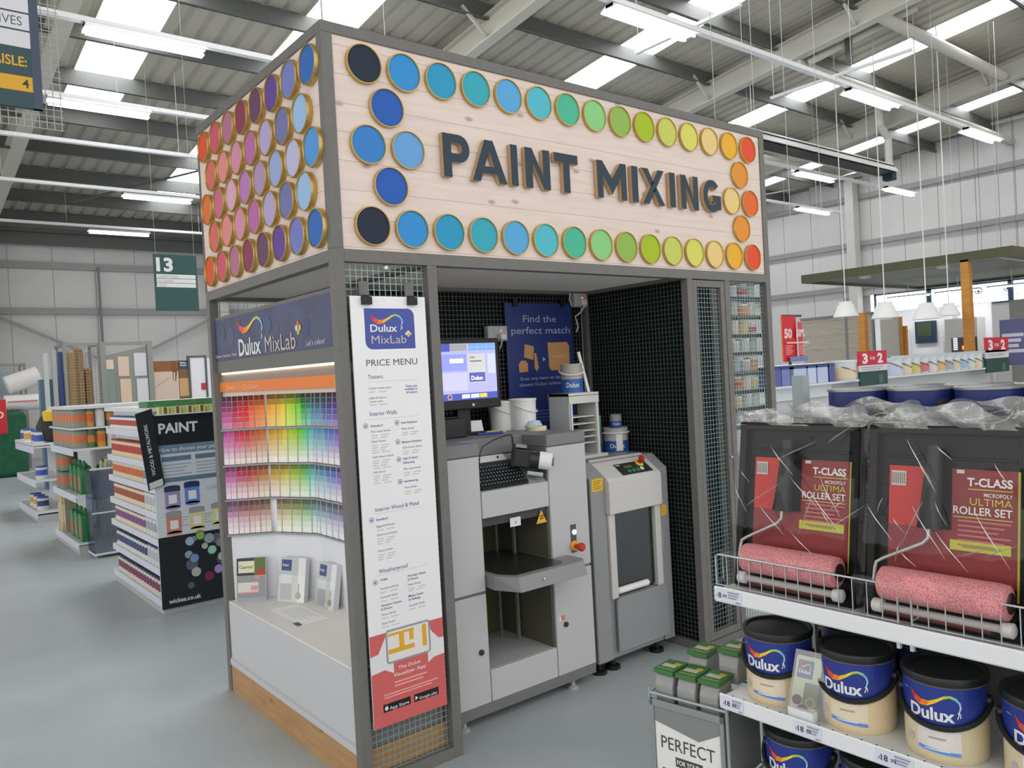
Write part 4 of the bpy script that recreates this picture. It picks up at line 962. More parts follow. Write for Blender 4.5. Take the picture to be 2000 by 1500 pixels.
def small_can(x, y, z, r, h, lb, c, handle=None, white_patch=False):
    t = thing('small_paint_can', lb, 'paint can', (x, y, z), None)
    fr = CF(r, (x, y, z), math.radians(232))
    MB(mat(c[0], .35)).lathe([(r, 0), (r, h*.94), (r*1.03, h*.945), (r*1.03, h), (r*.94, h), (r*.92, h-.008), (0, h-.008)], (x, y, z), 28).build('body', t, smooth=True)
    mb = MB(mat(c[1], .35))
    n = 18
    mb.rect(fr, -r*1.5, r*1.5, h*.02, h*.48, .0012); mb.use(WHITE).text('Dulux', fr, -.0, h*.2, h*.16, r*1.2, 'C', .02, .003)
    if white_patch: mb.rect(fr, -r*.1, r*.45, h*.08, h*.8, .002)
    mb.build('label', t)
    if handle:
        pts = []
        for i in range(13):
            q = math.radians(232-100+200*i/12); pts.append((x+(r+.008)*math.cos(q), y+(r+.008)*math.sin(q), z+h*.8-handle*math.sin(math.pi*i/12)))
        MB(WHITE).tube(pts, .005, 6).build('handle', t)
    return t
small_can(1.70, .53, 1.468, .062, .165, 'grey and blue paint can with white handle on top of the white rack', ((176, 170, 160), (52, 96, 170)), .03)
small_can(2.02, .52, 1.10, .072, .145, 'larger silver paint can with a white slip on the paint shaker', ((178, 178, 172), (46, 84, 160)), .0001, True)
small_can(2.045, .535, 1.245, .036, .075, 'tiny paint can standing on the larger silver can', ((150, 152, 150), (50, 84, 160)))
small_can(1.925, .60, 1.10, .05, .12, 'small dark paint can right beside the white rack', ((96, 104, 110), (60, 70, 90)))
small_can(1.925, .60, 1.22, .044, .10, 'small teal labelled can stacked next to the white rack', ((120, 150, 140), (70, 140, 140)))
MB(mat((46, 76, 150), .4)).lathe([(.045, 0), (.045, .13), (.04, .138), (0, .138)], (2.09, .60, 1.10), 24).build('blue_tub', label='plain blue tub behind the larger silver can on the shaker', cat='tub', smooth=True)

# ---------------------------------------------------------------- stock shelves behind the right mesh
t = thing('stock_shelves', 'white stock shelving seen through the right mesh column of the booth', 'shelving', (2.68, .5, 0))
SHW = mat((206, 210, 210), .45)
zs = [.24, .48, .72, .96, 1.21, 1.315, 1.42, 1.53, 1.645, 1.755, 1.865, 1.975]
for z in zs: MB(SHW).box(2.495, 2.852, .052, .62, z-.016, z).use(mat((50, 60, 64), .5)).box(2.495, 2.852, .049, .0518, z-.020, z+.004).build('shelf', t)
MB(SHW).box(2.488, 2.494, .05, .70, .0, 2.05).build('side_panel', t)
MB(SHW).box(2.49, 2.85, .70, .71, .0, 1.4).build('back_panel', t)
SC_ = [(196, 200, 200), (212, 206, 190), (170, 176, 180), (206, 190, 150), (184, 186, 186), (200, 200, 196), (210, 150, 110)]
nm_ = ['lowest', 'second', 'third', 'fourth', 'fifth', 'sixth', 'seventh', 'eighth', 'ninth', 'tenth', 'eleventh']
for k_, z in enumerate(zs[3:]):
    k_ += 3
    for j in range(4):
        x = 2.545+.088*j; c = SC_[(k_*3+j*2) % 7]; h = .062+.012*((k_+j) % 3)
        mb = MB(mat(c, .4)).lathe([(.037, 0), (.040, h)], (x, .096+.008*(j % 2), z), 18)
        mb.use(mat((228, 230, 230), .4)).lathe([(.0415, h), (.0415, h+.012)], (x, .096+.008*(j % 2), z), 18)
        if (k_+2*j) % 7 == 1: mb.use(mat((190, 70, 80), .5)).lathe([(.0402, h*.3), (.0406, h*.7)], (x, .096+.008*(j % 2), z), 18, caps=False)
        mb.build('tester_tub', label='pale tub, %s from the left on the %s shelf up behind the right mesh column' % (ORD[j], ORD[k_]), cat='tub', group='tubs behind the right mesh', smooth=True)
# ================================================================ front shelf bay at right
XL = .35           # front edge of the shelf lips; shelves run along y, seen from -x
SHM = mat((226, 228, 230), .4); TAGM = mat((214, 218, 232), .4)
PANL_SHADED = mat((112, 112, 112), .6)  # panel colour greyed to carry the shade behind the stock
gon = thing('shelf_bay', 'white shelving bay at right front holding roller sets above paint cans', 'shelving', (.56, -2.1, 0))
Y0, Y1 = -1.436, -3.2
def fx(x): return F((x, Y0, 0), (0, -1, 0))       # a = distance to the right along the bay
def shelf(zt, x0, x1, lip=.042):
    mb = MB(SHM).box(x0+.004, x1, Y1, Y0, zt-.026, zt-.012)
    mb.prism(F((0, Y0, 0), (1, 0, 0)), [(x0, zt-lip+.004), (x0+.003, zt-lip), (x0+.0039, zt-lip), (x0+.0039, zt-.001), (x0+.002, zt), (x0, zt-.004)], 0, Y0-Y1)
    # punched holes along the front
    mb.use(DARK)
    for i in range(48):
        a = Y0-.02-.036*i; mb.box(x0+.024, x0+.030, a-.004, a, zt-.0118, zt-.0115)
    return mb.build('shelf', gon)
sh1 = shelf(.997, XL, .77); sh2 = shelf(.706, XL, .77); sh3 = shelf(.448, XL, .77)
shelf(1.33, .70, .98)
GP = mat((150, 160, 160), .45, var=.05)
for ya, yb in ((Y0-.035, Y0+.002), (-2.72, -2.68)): MB(GP).box(.775, .81, ya, yb, 0, 1.545).build('upright', gon)
MB(PANL_SHADED).box(.785, .80, Y1, Y0-.036, 0, 1.28).build('back_panel', gon)
MB(SHM).box(XL+.04, .77, Y1, Y0, 0, .10).build('base', gon)
for z in (.997, .706, .448): MB(SHM).prism(F((.40, Y0-.001, 0)), [(0, z-.03), (.37, z-.09), (.37, z-.03)], 0, .003).build('bracket', gon)
for a in (-1.905, -1.935): MB(mat((206, 214, 216), .4)).box(.40, .41, a-.004, a+.004, .925, .972).build('hook', gon)
# price tickets on the lips
fl = fx(XL-.0012)
def ticket(zt, a, w, price, small, lb, par):
    mb = MB(TAGM); mb.rect(fl, a, a+w, zt-.038, zt-.005, 0)
    mb.use(mat((50, 54, 66), .5)).text('£', fl, a+.006, zt-.026, .007, None, 'L', .0, .0006)
    mb.text(price.split('.')[0], fl, a+.012, zt-.028, .0135, None, 'L', .015, .0006)
    n = .0085*len(price.split('.')[0]); mb.text('.'+price.split('.')[1], fl, a+.014+n*1.05, zt-.0265, .009, None, 'L', .005, .0006)
    mb.use(mat((150, 152, 166), .5)).lines(fl, a+w*.5, zt-.008, 3, w*.42, .004, .007, .0006)
    mb.rect(fl, a+w*.78, a+w*.95, zt-.036, zt-.032, .0006)
    mb.build('price_ticket', par, label=lb)
ticket(.997, .002, .085, '8.99', 1, 'price ticket for the roller sets', sh1)
ticket(.706, .006, .07, '18.99', 1, 'first price ticket', sh2); ticket(.706, .222, .075, '18.99', 1, 'second price ticket', sh2); ticket(.706, .43, .085, '18.99', 1, 'third price ticket', sh2)
ticket(.706, .66, .085, '18.99', 1, 'fourth price ticket', sh2)
# wire fences
def fence(a0, a1, lb):
    x = XL+.008; mb = MB(STEEL); z0, z1 = .999, 1.082
    p = lambda a, z, dx=0: (x+dx, Y0-a, z)
    mb.tube([p(a0, z0), p(a0, z1-.008), p(a0+.008, z1), p(a1-.008, z1), p(a1, z1-.008), p(a1, z0)], .0026, 8)
    mb.tube([p(a0, z0+.002), p(a1, z0+.002)], .002, 6)
    n = int((a1-a0)/.0345)
    for i in range(1, n): 
        a = a0+(a1-a0)*i/n; mb.tube([p(a, z0-.004), p(a, z1)], .0016, 5)
    mb.tube([p(a0, z0+.01), p(a0, z0+.01, .03), p(a0, z1-.004, .03), p(a0, z1-.004)], .002, 6)
    mb.build('wire_fence', label=lb, cat='shelf fence', group='chrome wire fences on the roller shelf')
fence(.004, .492, 'chrome wire fence in front of the left roller set')
fence(.522, 1.02, 'chrome wire fence in front of the right roller set, running out of frame')

# ---------------------------------------------------------------- paint cans
CANR, CANH = .0855, .19
BLK = mat((30, 32, 31), .38); BLU = mat((40, 58, 138), .3)
def can_proto(base, label_c, stripe):
    t = thing('paint_can', 'x', 'paint can', (0, 0, 0), 'blue and cream paint cans on the front bay shelves', local=True)
    body = MB(mat(base, .35)).lathe([(CANR*.965, 0), (CANR*.97, .003), (CANR, .012), (CANR, .168)], (0, 0, 0), 48).build('body', t, smooth=True)
    lid_ = MB(BLK).lathe([(CANR+.001, .171), (CANR+.004, .173), (CANR+.005, .185), (CANR+.003, .19), (CANR-.004, .19), (CANR-.008, .184), (.03, .183), (0, .183)], (0, 0, 0), 48).build('lid', t, smooth=True)
    fr = CF(CANR); amax = CANR*math.pi
    mb = MB(BLU); n = 64
    def low(a): u = min(1, abs(a)/(CANR*1.45)); return .083+.045*u*u
    vs = []
    for i in range(n+1):
        a = -amax+2*amax*i/n; vs += [fr.p(a, low(a), .0006), fr.p(a, .168, .0006)]
    mb.add(vs, [(2*i, 2*i+2, 2*i+3, 2*i+1) for i in range(n)])
    swoosh(mb, fr, -.060, .115, .105, .040, .0016)
    mb.use(WHITE).text('Dulux', fr, -.063, .096, .026, .094, 'L', .03, .0018)
    mb.use(mat((150, 165, 205), .4)).rect(fr, -.085, -.07, .148, .150, .0014)
    mb.build('blue_band', t)
    mb = MB(mat(label_c, .4)); mb.rect(fr, -.048, .042, .024, .074, .0008)
    mb.use(mat(stripe, .4))
    vs = []
    for i in range(9):
        a = -.046+.086*i/8; b = .030-.006*i/8; vs += [fr.p(a, b-.004, .0016), fr.p(a, b+.004, .0016)]
    mb.add(vs, [(2*i, 2*i+2, 2*i+3, 2*i+1) for i in range(8)])
    mb.use(mat((168, 158, 150), .5)).rect(fr, -.022, .012, .053, .057, .0016)
    mb.use(mat((236, 236, 240), .4)).lines(fr, -.03, .031, 1, .05, .0022, .01, .0022)
    mb.use(mat((190, 186, 182), .4)).disc(fr, -.068, .042, .010, .001, 12)
    mb.build('front_label', t)
    mb = MB(BLK); pts = []
    for i in range(21):
        a = -CANR*1.5+CANR*3*i/20; q = abs(a)/(CANR*1.5); pts.append(fr.p(a, .081+.05*q*q, .006))
    mb.tube(pts, .0065, 8)
    for s_ in (-1, 1): mb.lathe([(.013, 0), (.013, .008)], fr.p(s_*CANR*1.5, .131, 0), 12, fr.p(s_*CANR*1.5, 0, 1)-fr.p(s_*CANR*1.5, 0, 0))
    mb.build('handle', t, smooth=True)
    return t
pA = can_proto((224, 204, 166), (226, 212, 186), (92, 146, 222)); pB = can_proto((218, 204, 168), (222, 216, 210), (100, 150, 222))
pC = can_proto((222, 208, 172), (224, 220, 212), (92, 146, 222))
for q_ in (pA, pB, pC): q_.rotation_euler = (0, 0, .24)
xc = XL+.035+CANR
pA.location = (xc, -1.545, .6945); pA['label'] = 'cream and blue paint can at the left end of the middle shelf, beside a leaflet'
dup(pA, (xc, -1.765, .6945), 'cream paint can, second from the left on the middle shelf')
pB.location = (xc, -1.972, .6945); pB['label'] = 'paint can with pale grey label, third from the left on the middle shelf'
pC.location = (xc, -2.180, .6945); pC['label'] = 'cut off paint can at the right edge of the middle shelf'
dup(pA, (xc+.0, -1.595, .4365), 'paint can at the bottom, left of the two under the middle shelf')
dup(pB, (xc+.0, -1.81, .4365), 'paint can at the bottom, right of the two, its swirl cut by the frame')
dup(pB, (xc, -2.03, .4365), 'paint can low on the bottom shelf, below the third middle can')
dup(pA, (xc+.19, -1.66, .6945), 'paint can in the dark behind the two left cans of the middle shelf')
dup(pC, (xc+.19, -1.87, .6945), 'paint can in the dark behind the second and third cans of the middle shelf')
# leaflet between the cans
t = thing('shelf_leaflet', 'green leaflet with navy corner leaning between the two left paint cans', 'leaflet', (XL+.03, -1.652, .6945))
fr = F((XL+.024, -1.628, .6965), (.12, -1, 0), (.18, -.12, 1))
mb = MB(mat((178, 190, 158), .4)); mb.fbox(fr, 0, .066, 0, .155, -.0012, 0)
mb.use(mat((46, 56, 108), .4)).rect(fr, .006, .046, .10, .145, .0006); swoosh(mb, fr, .010, .124, .03, .014, .0012); mb.use(WHITE).text('Dulux', fr, .010, .112, .009, .031, 'L', .02, .0012)
mb.use(mat((96, 100, 72), .5)).rect(fr, .03, .066, .03, .09, .0006); mb.use(mat((92, 42, 38), .5)).disc(fr, .016, .044, .013, .0009, 14).disc(fr, .034, .02, .016, .0009, 14)
mb.use(mat((150, 140, 110), .4)).ring(fr, .05, .042, .013, .004, .0012)
mb.build('card', t)
MB(film_mat(.12, .1)).fbox(fr, -.004, .10, -.002, .17, .004, .006).build('clear_holder', t)
MB(mat((226, 228, 230), .4)).box(XL+.018, XL+.04, -1.70, -1.632, .6945, .722).build('foot', t)

# ---------------------------------------------------------------- roller sets in bags
BAG = film_mat(.03, .07, (246, 246, 245), bump=.25, scale=9)
def pink_mat():
    m = bpy.data.materials.new('roller_pile'); m.use_nodes = True; nt = m.node_tree; b = nt.nodes['Principled BSDF']; b.inputs['Roughness'].default_value = .9
    tc = nt.nodes.new('ShaderNodeTexCoord'); nz = nt.nodes.new('ShaderNodeTexNoise'); nz.inputs['Scale'].default_value = 320; nz.inputs['Detail'].default_value = 3
    rp = nt.nodes.new('ShaderNodeValToRGB'); rp.color_ramp.elements[0].position = .32; rp.color_ramp.elements[1].position = .56
    rp.color_ramp.elements[0].color = lin((196, 100, 104))+(1,); rp.color_ramp.elements[1].color = lin((238, 160, 164))+(1,)
    nt.links.new(tc.outputs['Object'], nz.inputs['Vector']); nt.links.new(nz.outputs[0], rp.inputs[0]); nt.links.new(rp.outputs[0], b.inputs['Base Color'])
    bp = nt.nodes.new('ShaderNodeBump'); bp.inputs['Strength'].default_value = .8; bp.inputs['Distance'].default_value = .004
    nt.links.new(nz.outputs[0], bp.inputs['Height']); nt.links.new(bp.outputs[0], b.inputs['Normal'])
    return m
PINK = pink_mat(); TRAYM = mat((16, 19, 18), .4, spec=.2)
CARD = mat((138, 34, 38), .4); CARDL = mat((204, 44, 38), .4); LIME = mat((196, 196, 52), .4)
def roller_set(seed, lb):
    """local frame: a right (-y), b up the leaning tray, c towards the viewer (-x)"""
    t = thing('roller_set', lb, 'roller set', (0, 0, 0), 'bagged roller sets on the front bay', local=True)
    fr = F((0, 0, 0), (0, -1, 0), (.15, 0, 1))
    TW, TH = .345, .446
    mb = MB(TRAYM); mb.fbox(fr, .012, TW-.012, .012, TH-.01, -.012, -.006)
    for b in ((0, .02, 0, TH), (TW-.02, TW, 0, TH), (0, TW, TH-.02, TH), (0, TW, 0, .02)): mb.fbox(fr, *b, -.03, .012)
    for i in range(7): mb.fbox(fr, .03, TW-.03, .16+.035*i, .168+.035*i, -.007, -.002)
    mb.build('tray', t, bevel=.006)
    MB(TRAYM).fbox(fr, .02, TW-.02, .02, .15, -.10, -.012).build('paint_well', t, bevel=.01)
    mb = MB(CARDL); mb.fbox(fr, .046, .125, .20, .352, -.001, .001); mb.use(CARD).fbox(fr, .046, .322, .105, .215, -.001, .0015).fbox(fr, .186, .322, .105, .352, -.001, .0014)
    f2 = F(fr.p(0, 0, .002), fr.u, fr.v)
    mb.use(LIME).rect(f2, .318, .324, .08, .352, .001).rect(f2, .184, .306, .174, .196, .001)
    mb.use(mat((214, 206, 200), .5)).rect(f2, .052, .086, .306, .34, .001).rect(f2, .196, .212, .342, .350, .001)
    mb.use(mat((120, 110, 110), .5))
    for i in range(7): mb.rect(f2, .054+.0045*i, .056+.0045*i, .31, .336, .0016)
    mb.use(mat((234, 228, 224), .4)).text('T-CLASS', f2, .308, .316, .017, .09, 'R', .03, .0012)
    mb.text('MICROPOLY', f2, .308, .294, .008, .056, 'R', .01, .0012).text('ROLLER SET', f2, .308, .254, .016, .118, 'R', .015, .0012)
    mb.use(mat((206, 196, 56), .4)).text('ULTIMA', f2, .308, .275, .015, .084, 'R', 0, .0012).rect(f2, .22, .308, .308, .310, .001).rect(f2, .19, .308, .246, .248, .001)
    mb.use(mat((196, 110, 106), .5)).lines(f2, .20, .241, 6, .106, .004, .0105, .0012)
    mb.use(mat((150, 150, 60), .4)).rect(f2, .21, .285, .181, .187, .0014)
    mb.build('card_insert', t)
    # roller: handle, wire, pile sleeve
    MB(mat((36, 42, 40), .4)).tube([fr.p(.155, .40, .02), fr.p(.155, .33, .024), fr.p(.152, .27, .026), fr.p(.150, .215, .028)], [.016, .019, .021, .026], 14).build('handle', t, smooth=True)
    MB(mat((186, 190, 186), .3, .5)).tube([fr.p(.150, .215, .03), fr.p(.150, .195, .032), fr.p(.14, .182, .034), fr.p(.052, .136, .036), fr.p(.038, .126, .038), fr.p(.036, .112, .04), fr.p(.036, .084, .045)], .0042, 10).build('cage_wire', t, smooth=True)
    d = fr.u
    MB(PINK).lathe([(.030, 0), (.036, .004), (.038, .02), (.038, .246), (.036, .262), (.028, .266)], fr.p(.056, .084, .048), 36, d).build('roller_sleeve', t, smooth=True)
    MB(mat((60, 30, 40), .5)).lathe([(.022, 0), (.022, .004)], fr.p(.32, .084, .048), 20, d).build('sleeve_core', t)
    WP_ = mat((228, 226, 226), .35)
    mb = MB(WP_)
    for a in (.03, .30): mb.lathe([(.010, 0), (.016, .004), (.016, .024), (.010, .028)], fr.p(a, .028, .035), 16, d)
    mb.use(mat((196, 192, 190), .3)).tube([fr.p(.05, .028, .035), fr.p(.31, .028, .035)], .009, 12)
    mb.use(mat((110, 40, 36), .5)).tube([fr.p(.05, .016, .028), fr.p(.28, .016, .028)], .006, 8)
    mb.build('spare_frame', t, smooth=True)
    # clear bag: wrinkled sheet over the front, gathered in a ragged crest on top
    rn = random.Random(seed); NA, NB = 36, 44; vs = []
    ph = [(rn.uniform(8, 60), rn.uniform(8, 50), rn.uniform(0, 6.3)) for _ in range(9)]
    for j in range(NB+1):
        v = j/NB; b = -.004+v*.505
        for i in range(NA+1):
            u = i/NA; a = -.012+u*(TW+.024)
            w = sum(math.sin(p*a+q*b+s) for p, q, s in ph)/9
            c = .045+.045*math.exp(-((b-.084)/.06)**2)+.014*w
            if u < .04 or u > .96: c = .012+.006*w
            top = max(0, (b-.446)/.05)
            c = c*(1-min(1, top))+min(1, top)*(.0+.022*math.sin(26*a+seed)+.01*w)
            bb = min(b, .446+(b-.446)*.6)+top*(.010*math.sin(17*a+seed*2)+.007*math.sin(41*a))
            vs.append(fr.p(a, bb, c))
    m_ = NA+1
    MB(BAG).add(vs, [(j*m_+i, j*m_+i+1, (j+1)*m_+i+1, (j+1)*m_+i) for j in range(NB) for i in range(NA)]).build('clear_bag', t, smooth=True, ang=70)
    # crumpled edge of the bag: whiter folds
    mb = MB(wrap_mat(.46, .14, .6, 22)); vs = []
    for j in range(5):
        for i in range(61):
            a = -.014+(TW+.028)*i/60; b = .438+.012*j+(.012*math.sin(19*a+seed)+.009*math.sin(47*a+j))*j/4
            vs.append(fr.p(a, b, .012+.012*math.sin(33*a+1.3*j+seed)+.006*math.sin(71*a-j)))
    mb.add(vs, [(j*61+i, j*61+i+1, (j+1)*61+i+1, (j+1)*61+i) for j in range(4) for i in range(60)]).build('bag_crest', t, smooth=True, ang=70)
    # crease highlights added as thin glossy strands across the film
    mb = MB(film_mat(.5, .12, (240, 240, 240)))
    for _ in range(16):
        a0, b0 = rn.uniform(.02, .3), rn.uniform(.16, .42); l = rn.uniform(.04, .13); an = rn.choice([-.9, -1.1, -.7, .5, -1.9])+rn.uniform(-.2, .2)
        pts = [fr.p(a0+l*k_/5*math.cos(an), b0+l*k_/5*math.sin(an), .062+.004*math.sin(k_)) for k_ in range(6)]
        pts = [p for p in pts]
        mb.tube(pts, [.0003, .0009, .0014, .0011, .0007, .0002], 5)
    mb.build('bag_highlight', t, smooth=True)
    return t
r1 = roller_set(3, 'bagged roller set with red card and pink roller, left of the two'); r1.location = (XL+.085, -1.448, .986)
r2 = roller_set(11, 'bagged roller set with red card and pink roller, right of the two'); r2.location = (XL+.075, -1.822, .986)
b1 = dup(r1, (XL+.265, -1.50, .986), 'dark roller set hidden behind the left bagged set'); b2 = dup(r2, (XL+.262, -1.86, .986), 'dark roller set hidden behind the right bagged set')
dup(r2, (XL+.085, -2.188, .986), 'roller set at the far right of the shelf, cut off by the frame')
# ---------------------------------------------------------------- big blue cans on the top deck
def big_can():
    t = thing('large_paint_can', 'x', 'paint can', (0, 0, 0), 'large dark blue paint cans on the top shelf', local=True)
    R, H = .083, .185
    MB(mat((34, 48, 108), .35)).lathe([(R*.97, 0), (R, .006), (R, H-.006)], (0, 0, 0), 40).build('body', t, smooth=True)
    MB(mat((150, 152, 152), .3, .6)).lathe([(R, H-.007), (R+.003, H-.006), (R+.003, H), (R-.003, H), (R-.006, H-.008), (0, H-.008)], (0, 0, 0), 40).build('rim', t, smooth=True)
    fr = CF(R); mb = MB(mat((120, 132, 170), .4)); mb.rect(fr, -.035, .030, H-.056, H-.048, .001)
    mb.use(mat((52, 66, 130), .4)).rect(fr, -.04, .045, H-.10, H-.062, .001).lines(fr, -.035, H-.105, 2, .06, .005, .012, .001)
    mb.use(mat((40, 70, 60), .4)).poly(fr, [(-.088, H-.085), (-.06, H-.052), (-.055, H-.056), (-.08, H-.092)], .0012)
    mb.use(mat((70, 60, 60), .4)).rect(fr, .07, .10, .03, H-.03, .001)
    mb.build('label', t)
    return t
bc = big_can(); bc.location = (.795, -1.635, 1.318); bc['label'] = 'large dark blue paint can at the left front of the top shelf'
for i, lb in ((1, 'large dark blue paint can, second in the front row of the top shelf'), (2, 'large dark blue paint can, third in the front row of the top shelf'), (3, 'large dark blue paint can cut off at the right of the top shelf')): dup(bc, (.795, -1.635-.172*i, 1.318), lb)
for i, lb in ((1, 'dark blue can rim behind the first and second front cans of the top shelf'), (2, 'dark blue can rim behind the second and third front cans'), (3, 'dark blue can rim behind the last front can')): dup(bc, (.945, -1.55-.172*i, 1.318), lb)
# ---------------------------------------------------------------- basket of tape packs with a sign at the end of the bay
t = thing('end_basket', 'grey wire basket with a white PERFECT FOR YOUR PROJECT sign at the shelf end', 'basket', (.42, -1.32, 0))
BS = Vector((XL-.02, -1.20, 0)); du = Vector((.16, -1, 0)).normalized()
fb = F(BS, du)
SGR = mat((160, 172, 174), .35, .4)
mb = MB(SGR)
W_ = .245
for z in (.648, .42): mb.tube([fb.p(0, z, .0), fb.p(W_, z, .0), fb.p(W_, z, -.22), fb.p(0, z, -.22), fb.p(0, z, 0)], .0045, 8)
for i in range(7): mb.tube([fb.p(W_*i/6, .42, 0), fb.p(W_*i/6, .42, -.22)], .002, 6)
for a in (0, W_):
    for c in (0, -.22): mb.tube([fb.p(a, .0, c), fb.p(a, .665, c)], .005, 8)
mb.build('basket_frame', t)
mb = MB(mat((136, 142, 144), .4))
for b in ((.006, .018, .10, .635), (W_-.018, W_-.006, .10, .635), (.006, W_-.006, .615, .635), (.006, W_-.006, .10, .112)): mb.fbox(fb, *b, .004, .012)
mb.build('sign_frame', t, bevel=.002)
mb = MB(mat((226, 226, 222), .4)); mb.fbox(fb, .02, W_-.02, .112, .612, .003, .007)
fs = F(fb.p(0, 0, .0072), du)
mb.use(mat((128, 132, 130), .5)).poly(fs, [(.02, .612), (.02, .572), (.16, .545), (W_-.02, .580), (W_-.02, .612)], .0004)
TG = mat((70, 72, 72), .5); mb.use(TG).text('PERFECT', fs, W_/2, .498, .036, .17, 'C', .0, .0006).rect(fs, .082, .168, .455, .482, .0006).text('PROJECT', fs, W_/2, .405, .036, .17, 'C', 0, .0006)
mb.use(WHITE).text('FOR YOUR', fs, W_/2, .462, .013, .072, 'C', .02, .001)
mb.build('sign_card', t)
def pack():
    t = thing('tape_pack', 'x', 'tape pack', (0, 0, 0), 'green carded tape packs in the end basket', local=True)
    fr = F((0, 0, 0), du)
    pts = [(.0, .0), (.085, .0), (.085, .075), (.012, .075)]
    prof = [(-.085, 0), (-.006, 0), (0, .02), (0, .05), (-.012, .078), (-.085, .082)]
    mb = MB(mat((150, 150, 148), .35, var=.1)); 
    vs = [fr.p(a, b, c) for a in (0, .058) for c, b in prof]; n = len(prof)
    mb.add(vs, [tuple(reversed(range(n))), tuple(range(n, 2*n))]+[(i, (i+1) % n, n+(i+1) % n, n+i) for i in range(n)])
    mb.build('tape_roll', t, bevel=.004)
    tp = F((0, 0, .084), du, Vector((-du.y, du.x, 0)))
    mb = MB(mat((66, 116, 62), .45)); mb.fbox(tp, -.002, .062, -.0, .09, 0, .012)
    mb.use(mat((196, 200, 170), .5)).rect(tp, .006, .05, .03, .055, .0126); mb.use(mat((206, 180, 60), .5)).rect(tp, .034, .054, .05, .07, .0128); mb.use(mat((120, 150, 90), .5)).rect(tp, .004, .056, .008, .02, .0126)
    mb.build('card_top', t)
    return t
pk = pack(); base = fb.p(.012, 0, -.012)
def pkpos(i, j, z=.62): return fb.p(.012+.072*i, z, -.012-.095*j)
pk.location = pkpos(0, 0); pk['label'] = 'grey tape pack with green top, left of the front row in the end basket'
dup(pk, pkpos(1, 0), 'grey tape pack with green top, middle of the front row in the end basket'); dup(pk, pkpos(2, 0), 'grey tape pack with green top, right of the front row in the end basket')
dup(pk, pkpos(.8, 1, .655), 'green topped tape pack in the second row of the end basket'); dup(pk, pkpos(2.2, 1, .68), 'green topped tape pack at the back right of the end basket')
MB(mat((120, 124, 124), .5)).fbox(fb, .008, W_-.008, .425, .62, -.21, -.012).build('stock_box', label='plain grey stock under the tape packs in the end basket', cat='box')
# ================================================================ gondola ends on the left
GSH = mat((214, 216, 218), .42); KICK = mat((176, 178, 178), .5); PEG = mat((198, 200, 202), .5)
def gondola(name, lb, x0, x1, y0, y1, zs, ztop, lip=.045, back=.34, kick=.10):
    t = thing(name, lb, 'shelving', ((x0+x1)/2, (y0+y1)/2, 0))
    MB(KICK).box(x0+.01, x1, y0+.01, y1-.01, 0, kick-.03).build('base', t)
    MB(PEG).box(x0+back, x1, y0+.012, y1-.012, kick-.03, ztop-.02).build('back_panel', t)
    for z in zs:
        mb = MB(GSH).box(x0+.005, x0+back, y0, y1, z-.02, z).box(x0, x0+.008, y0+.02, y1-.02, z-lip, z+.004)
        mb.use(mat((206, 210, 224), .45)).box(x0-.001, x0, y0+.03, y1-.03, z-lip+.006, z-.004).build('shelf', t)
    MB(GSH).box(x0, x1, y0, y1, ztop-.03, ztop).build('top_cap', t)
    return t
g1z = [.10, .322, .535, .725, .915, 1.09, 1.315]
g1 = gondola('wood_paint_shelving', 'white shelf end full of small wood paint tins beside the PAINT panel', .134, 15.0, 3.26, 4.75, g1z, 1.49)
# small tins, one mesh per shelf colour
def tin_mesh(body, lab, lidc, r, h):
    mb = MB(mat(body, .4)).lathe([(r, 0), (r, h*.30)], (0, 0, 0), 14, caps=True)
    mb.use(mat(lab, .4)).lathe([(r*1.005, h*.30), (r*1.005, h*.72)], (0, 0, 0), 14, caps=False)
    mb.use(mat(body, .4)).lathe([(r, h*.72), (r, h*.9)], (0, 0, 0), 14, caps=False)
    mb.use(mat(lidc, .4)).lathe([(r*.98, h*.9), (r*.98, h), (0, h)], (0, 0, 0), 14, caps=False)
    return mb
TINS = [((206, 202, 186), (120, 60, 96), (60, 66, 96), 'purple banded tin with dark cap on the lowest shelf of the wood paint end'),
        ((212, 212, 206), (64, 72, 116), (50, 56, 84), 'navy banded cream tin on the second lowest shelf of the wood paint end'),
        ((216, 208, 184), (126, 72, 128), (96, 60, 100), 'violet banded cream tin on the third shelf up of the wood paint end'),
        ((214, 204, 178), (156, 78, 46), (126, 66, 40), 'rust banded cream tin on the fourth shelf up of the wood paint end'),
        ((206, 200, 176), (196, 96, 46), (88, 96, 66), 'orange banded tin on the fifth shelf up of the wood paint end'),
        ((216, 198, 160), (176, 50, 46), (150, 44, 40), 'red banded cream tin on the sixth shelf up of the wood paint end'),
        ((222, 222, 214), (176, 60, 56), (40, 92, 136), 'blue capped white tin on the top shelf of the wood paint end')]
for k_, (b_, l_, c_, lb) in enumerate(TINS):
    z = g1z[k_]; r = .036; h = .135 if k_ < 6 else .105
    pm = tin_mesh(b_, l_, c_, r, h).build('small_tin', label=lb, cat='paint tin', group='small tins on shelf %d of the wood paint end' % (k_+1), origin=(0, 0, 0), smooth=True)
    n = 17; first = True
    for j in range(n):
        if k_ == 6 and j < 3 or 1 <= k_ <= 4 and j < 5: continue
        o = pm if first else pm.copy()
        if not first: COL.objects.link(o)
        first = False
        o.location = (.185, 3.33+.081*j, z)
GT_ = [((200, 204, 206), (176, 178, 184), (70, 76, 100), 'second lowest'), ((204, 206, 204), (150, 158, 168), (150, 120, 160), 'third'), ((206, 206, 200), (176, 180, 186), (80, 60, 96), 'fourth'), ((196, 200, 206), (120, 130, 150), (56, 60, 90), 'fifth')]
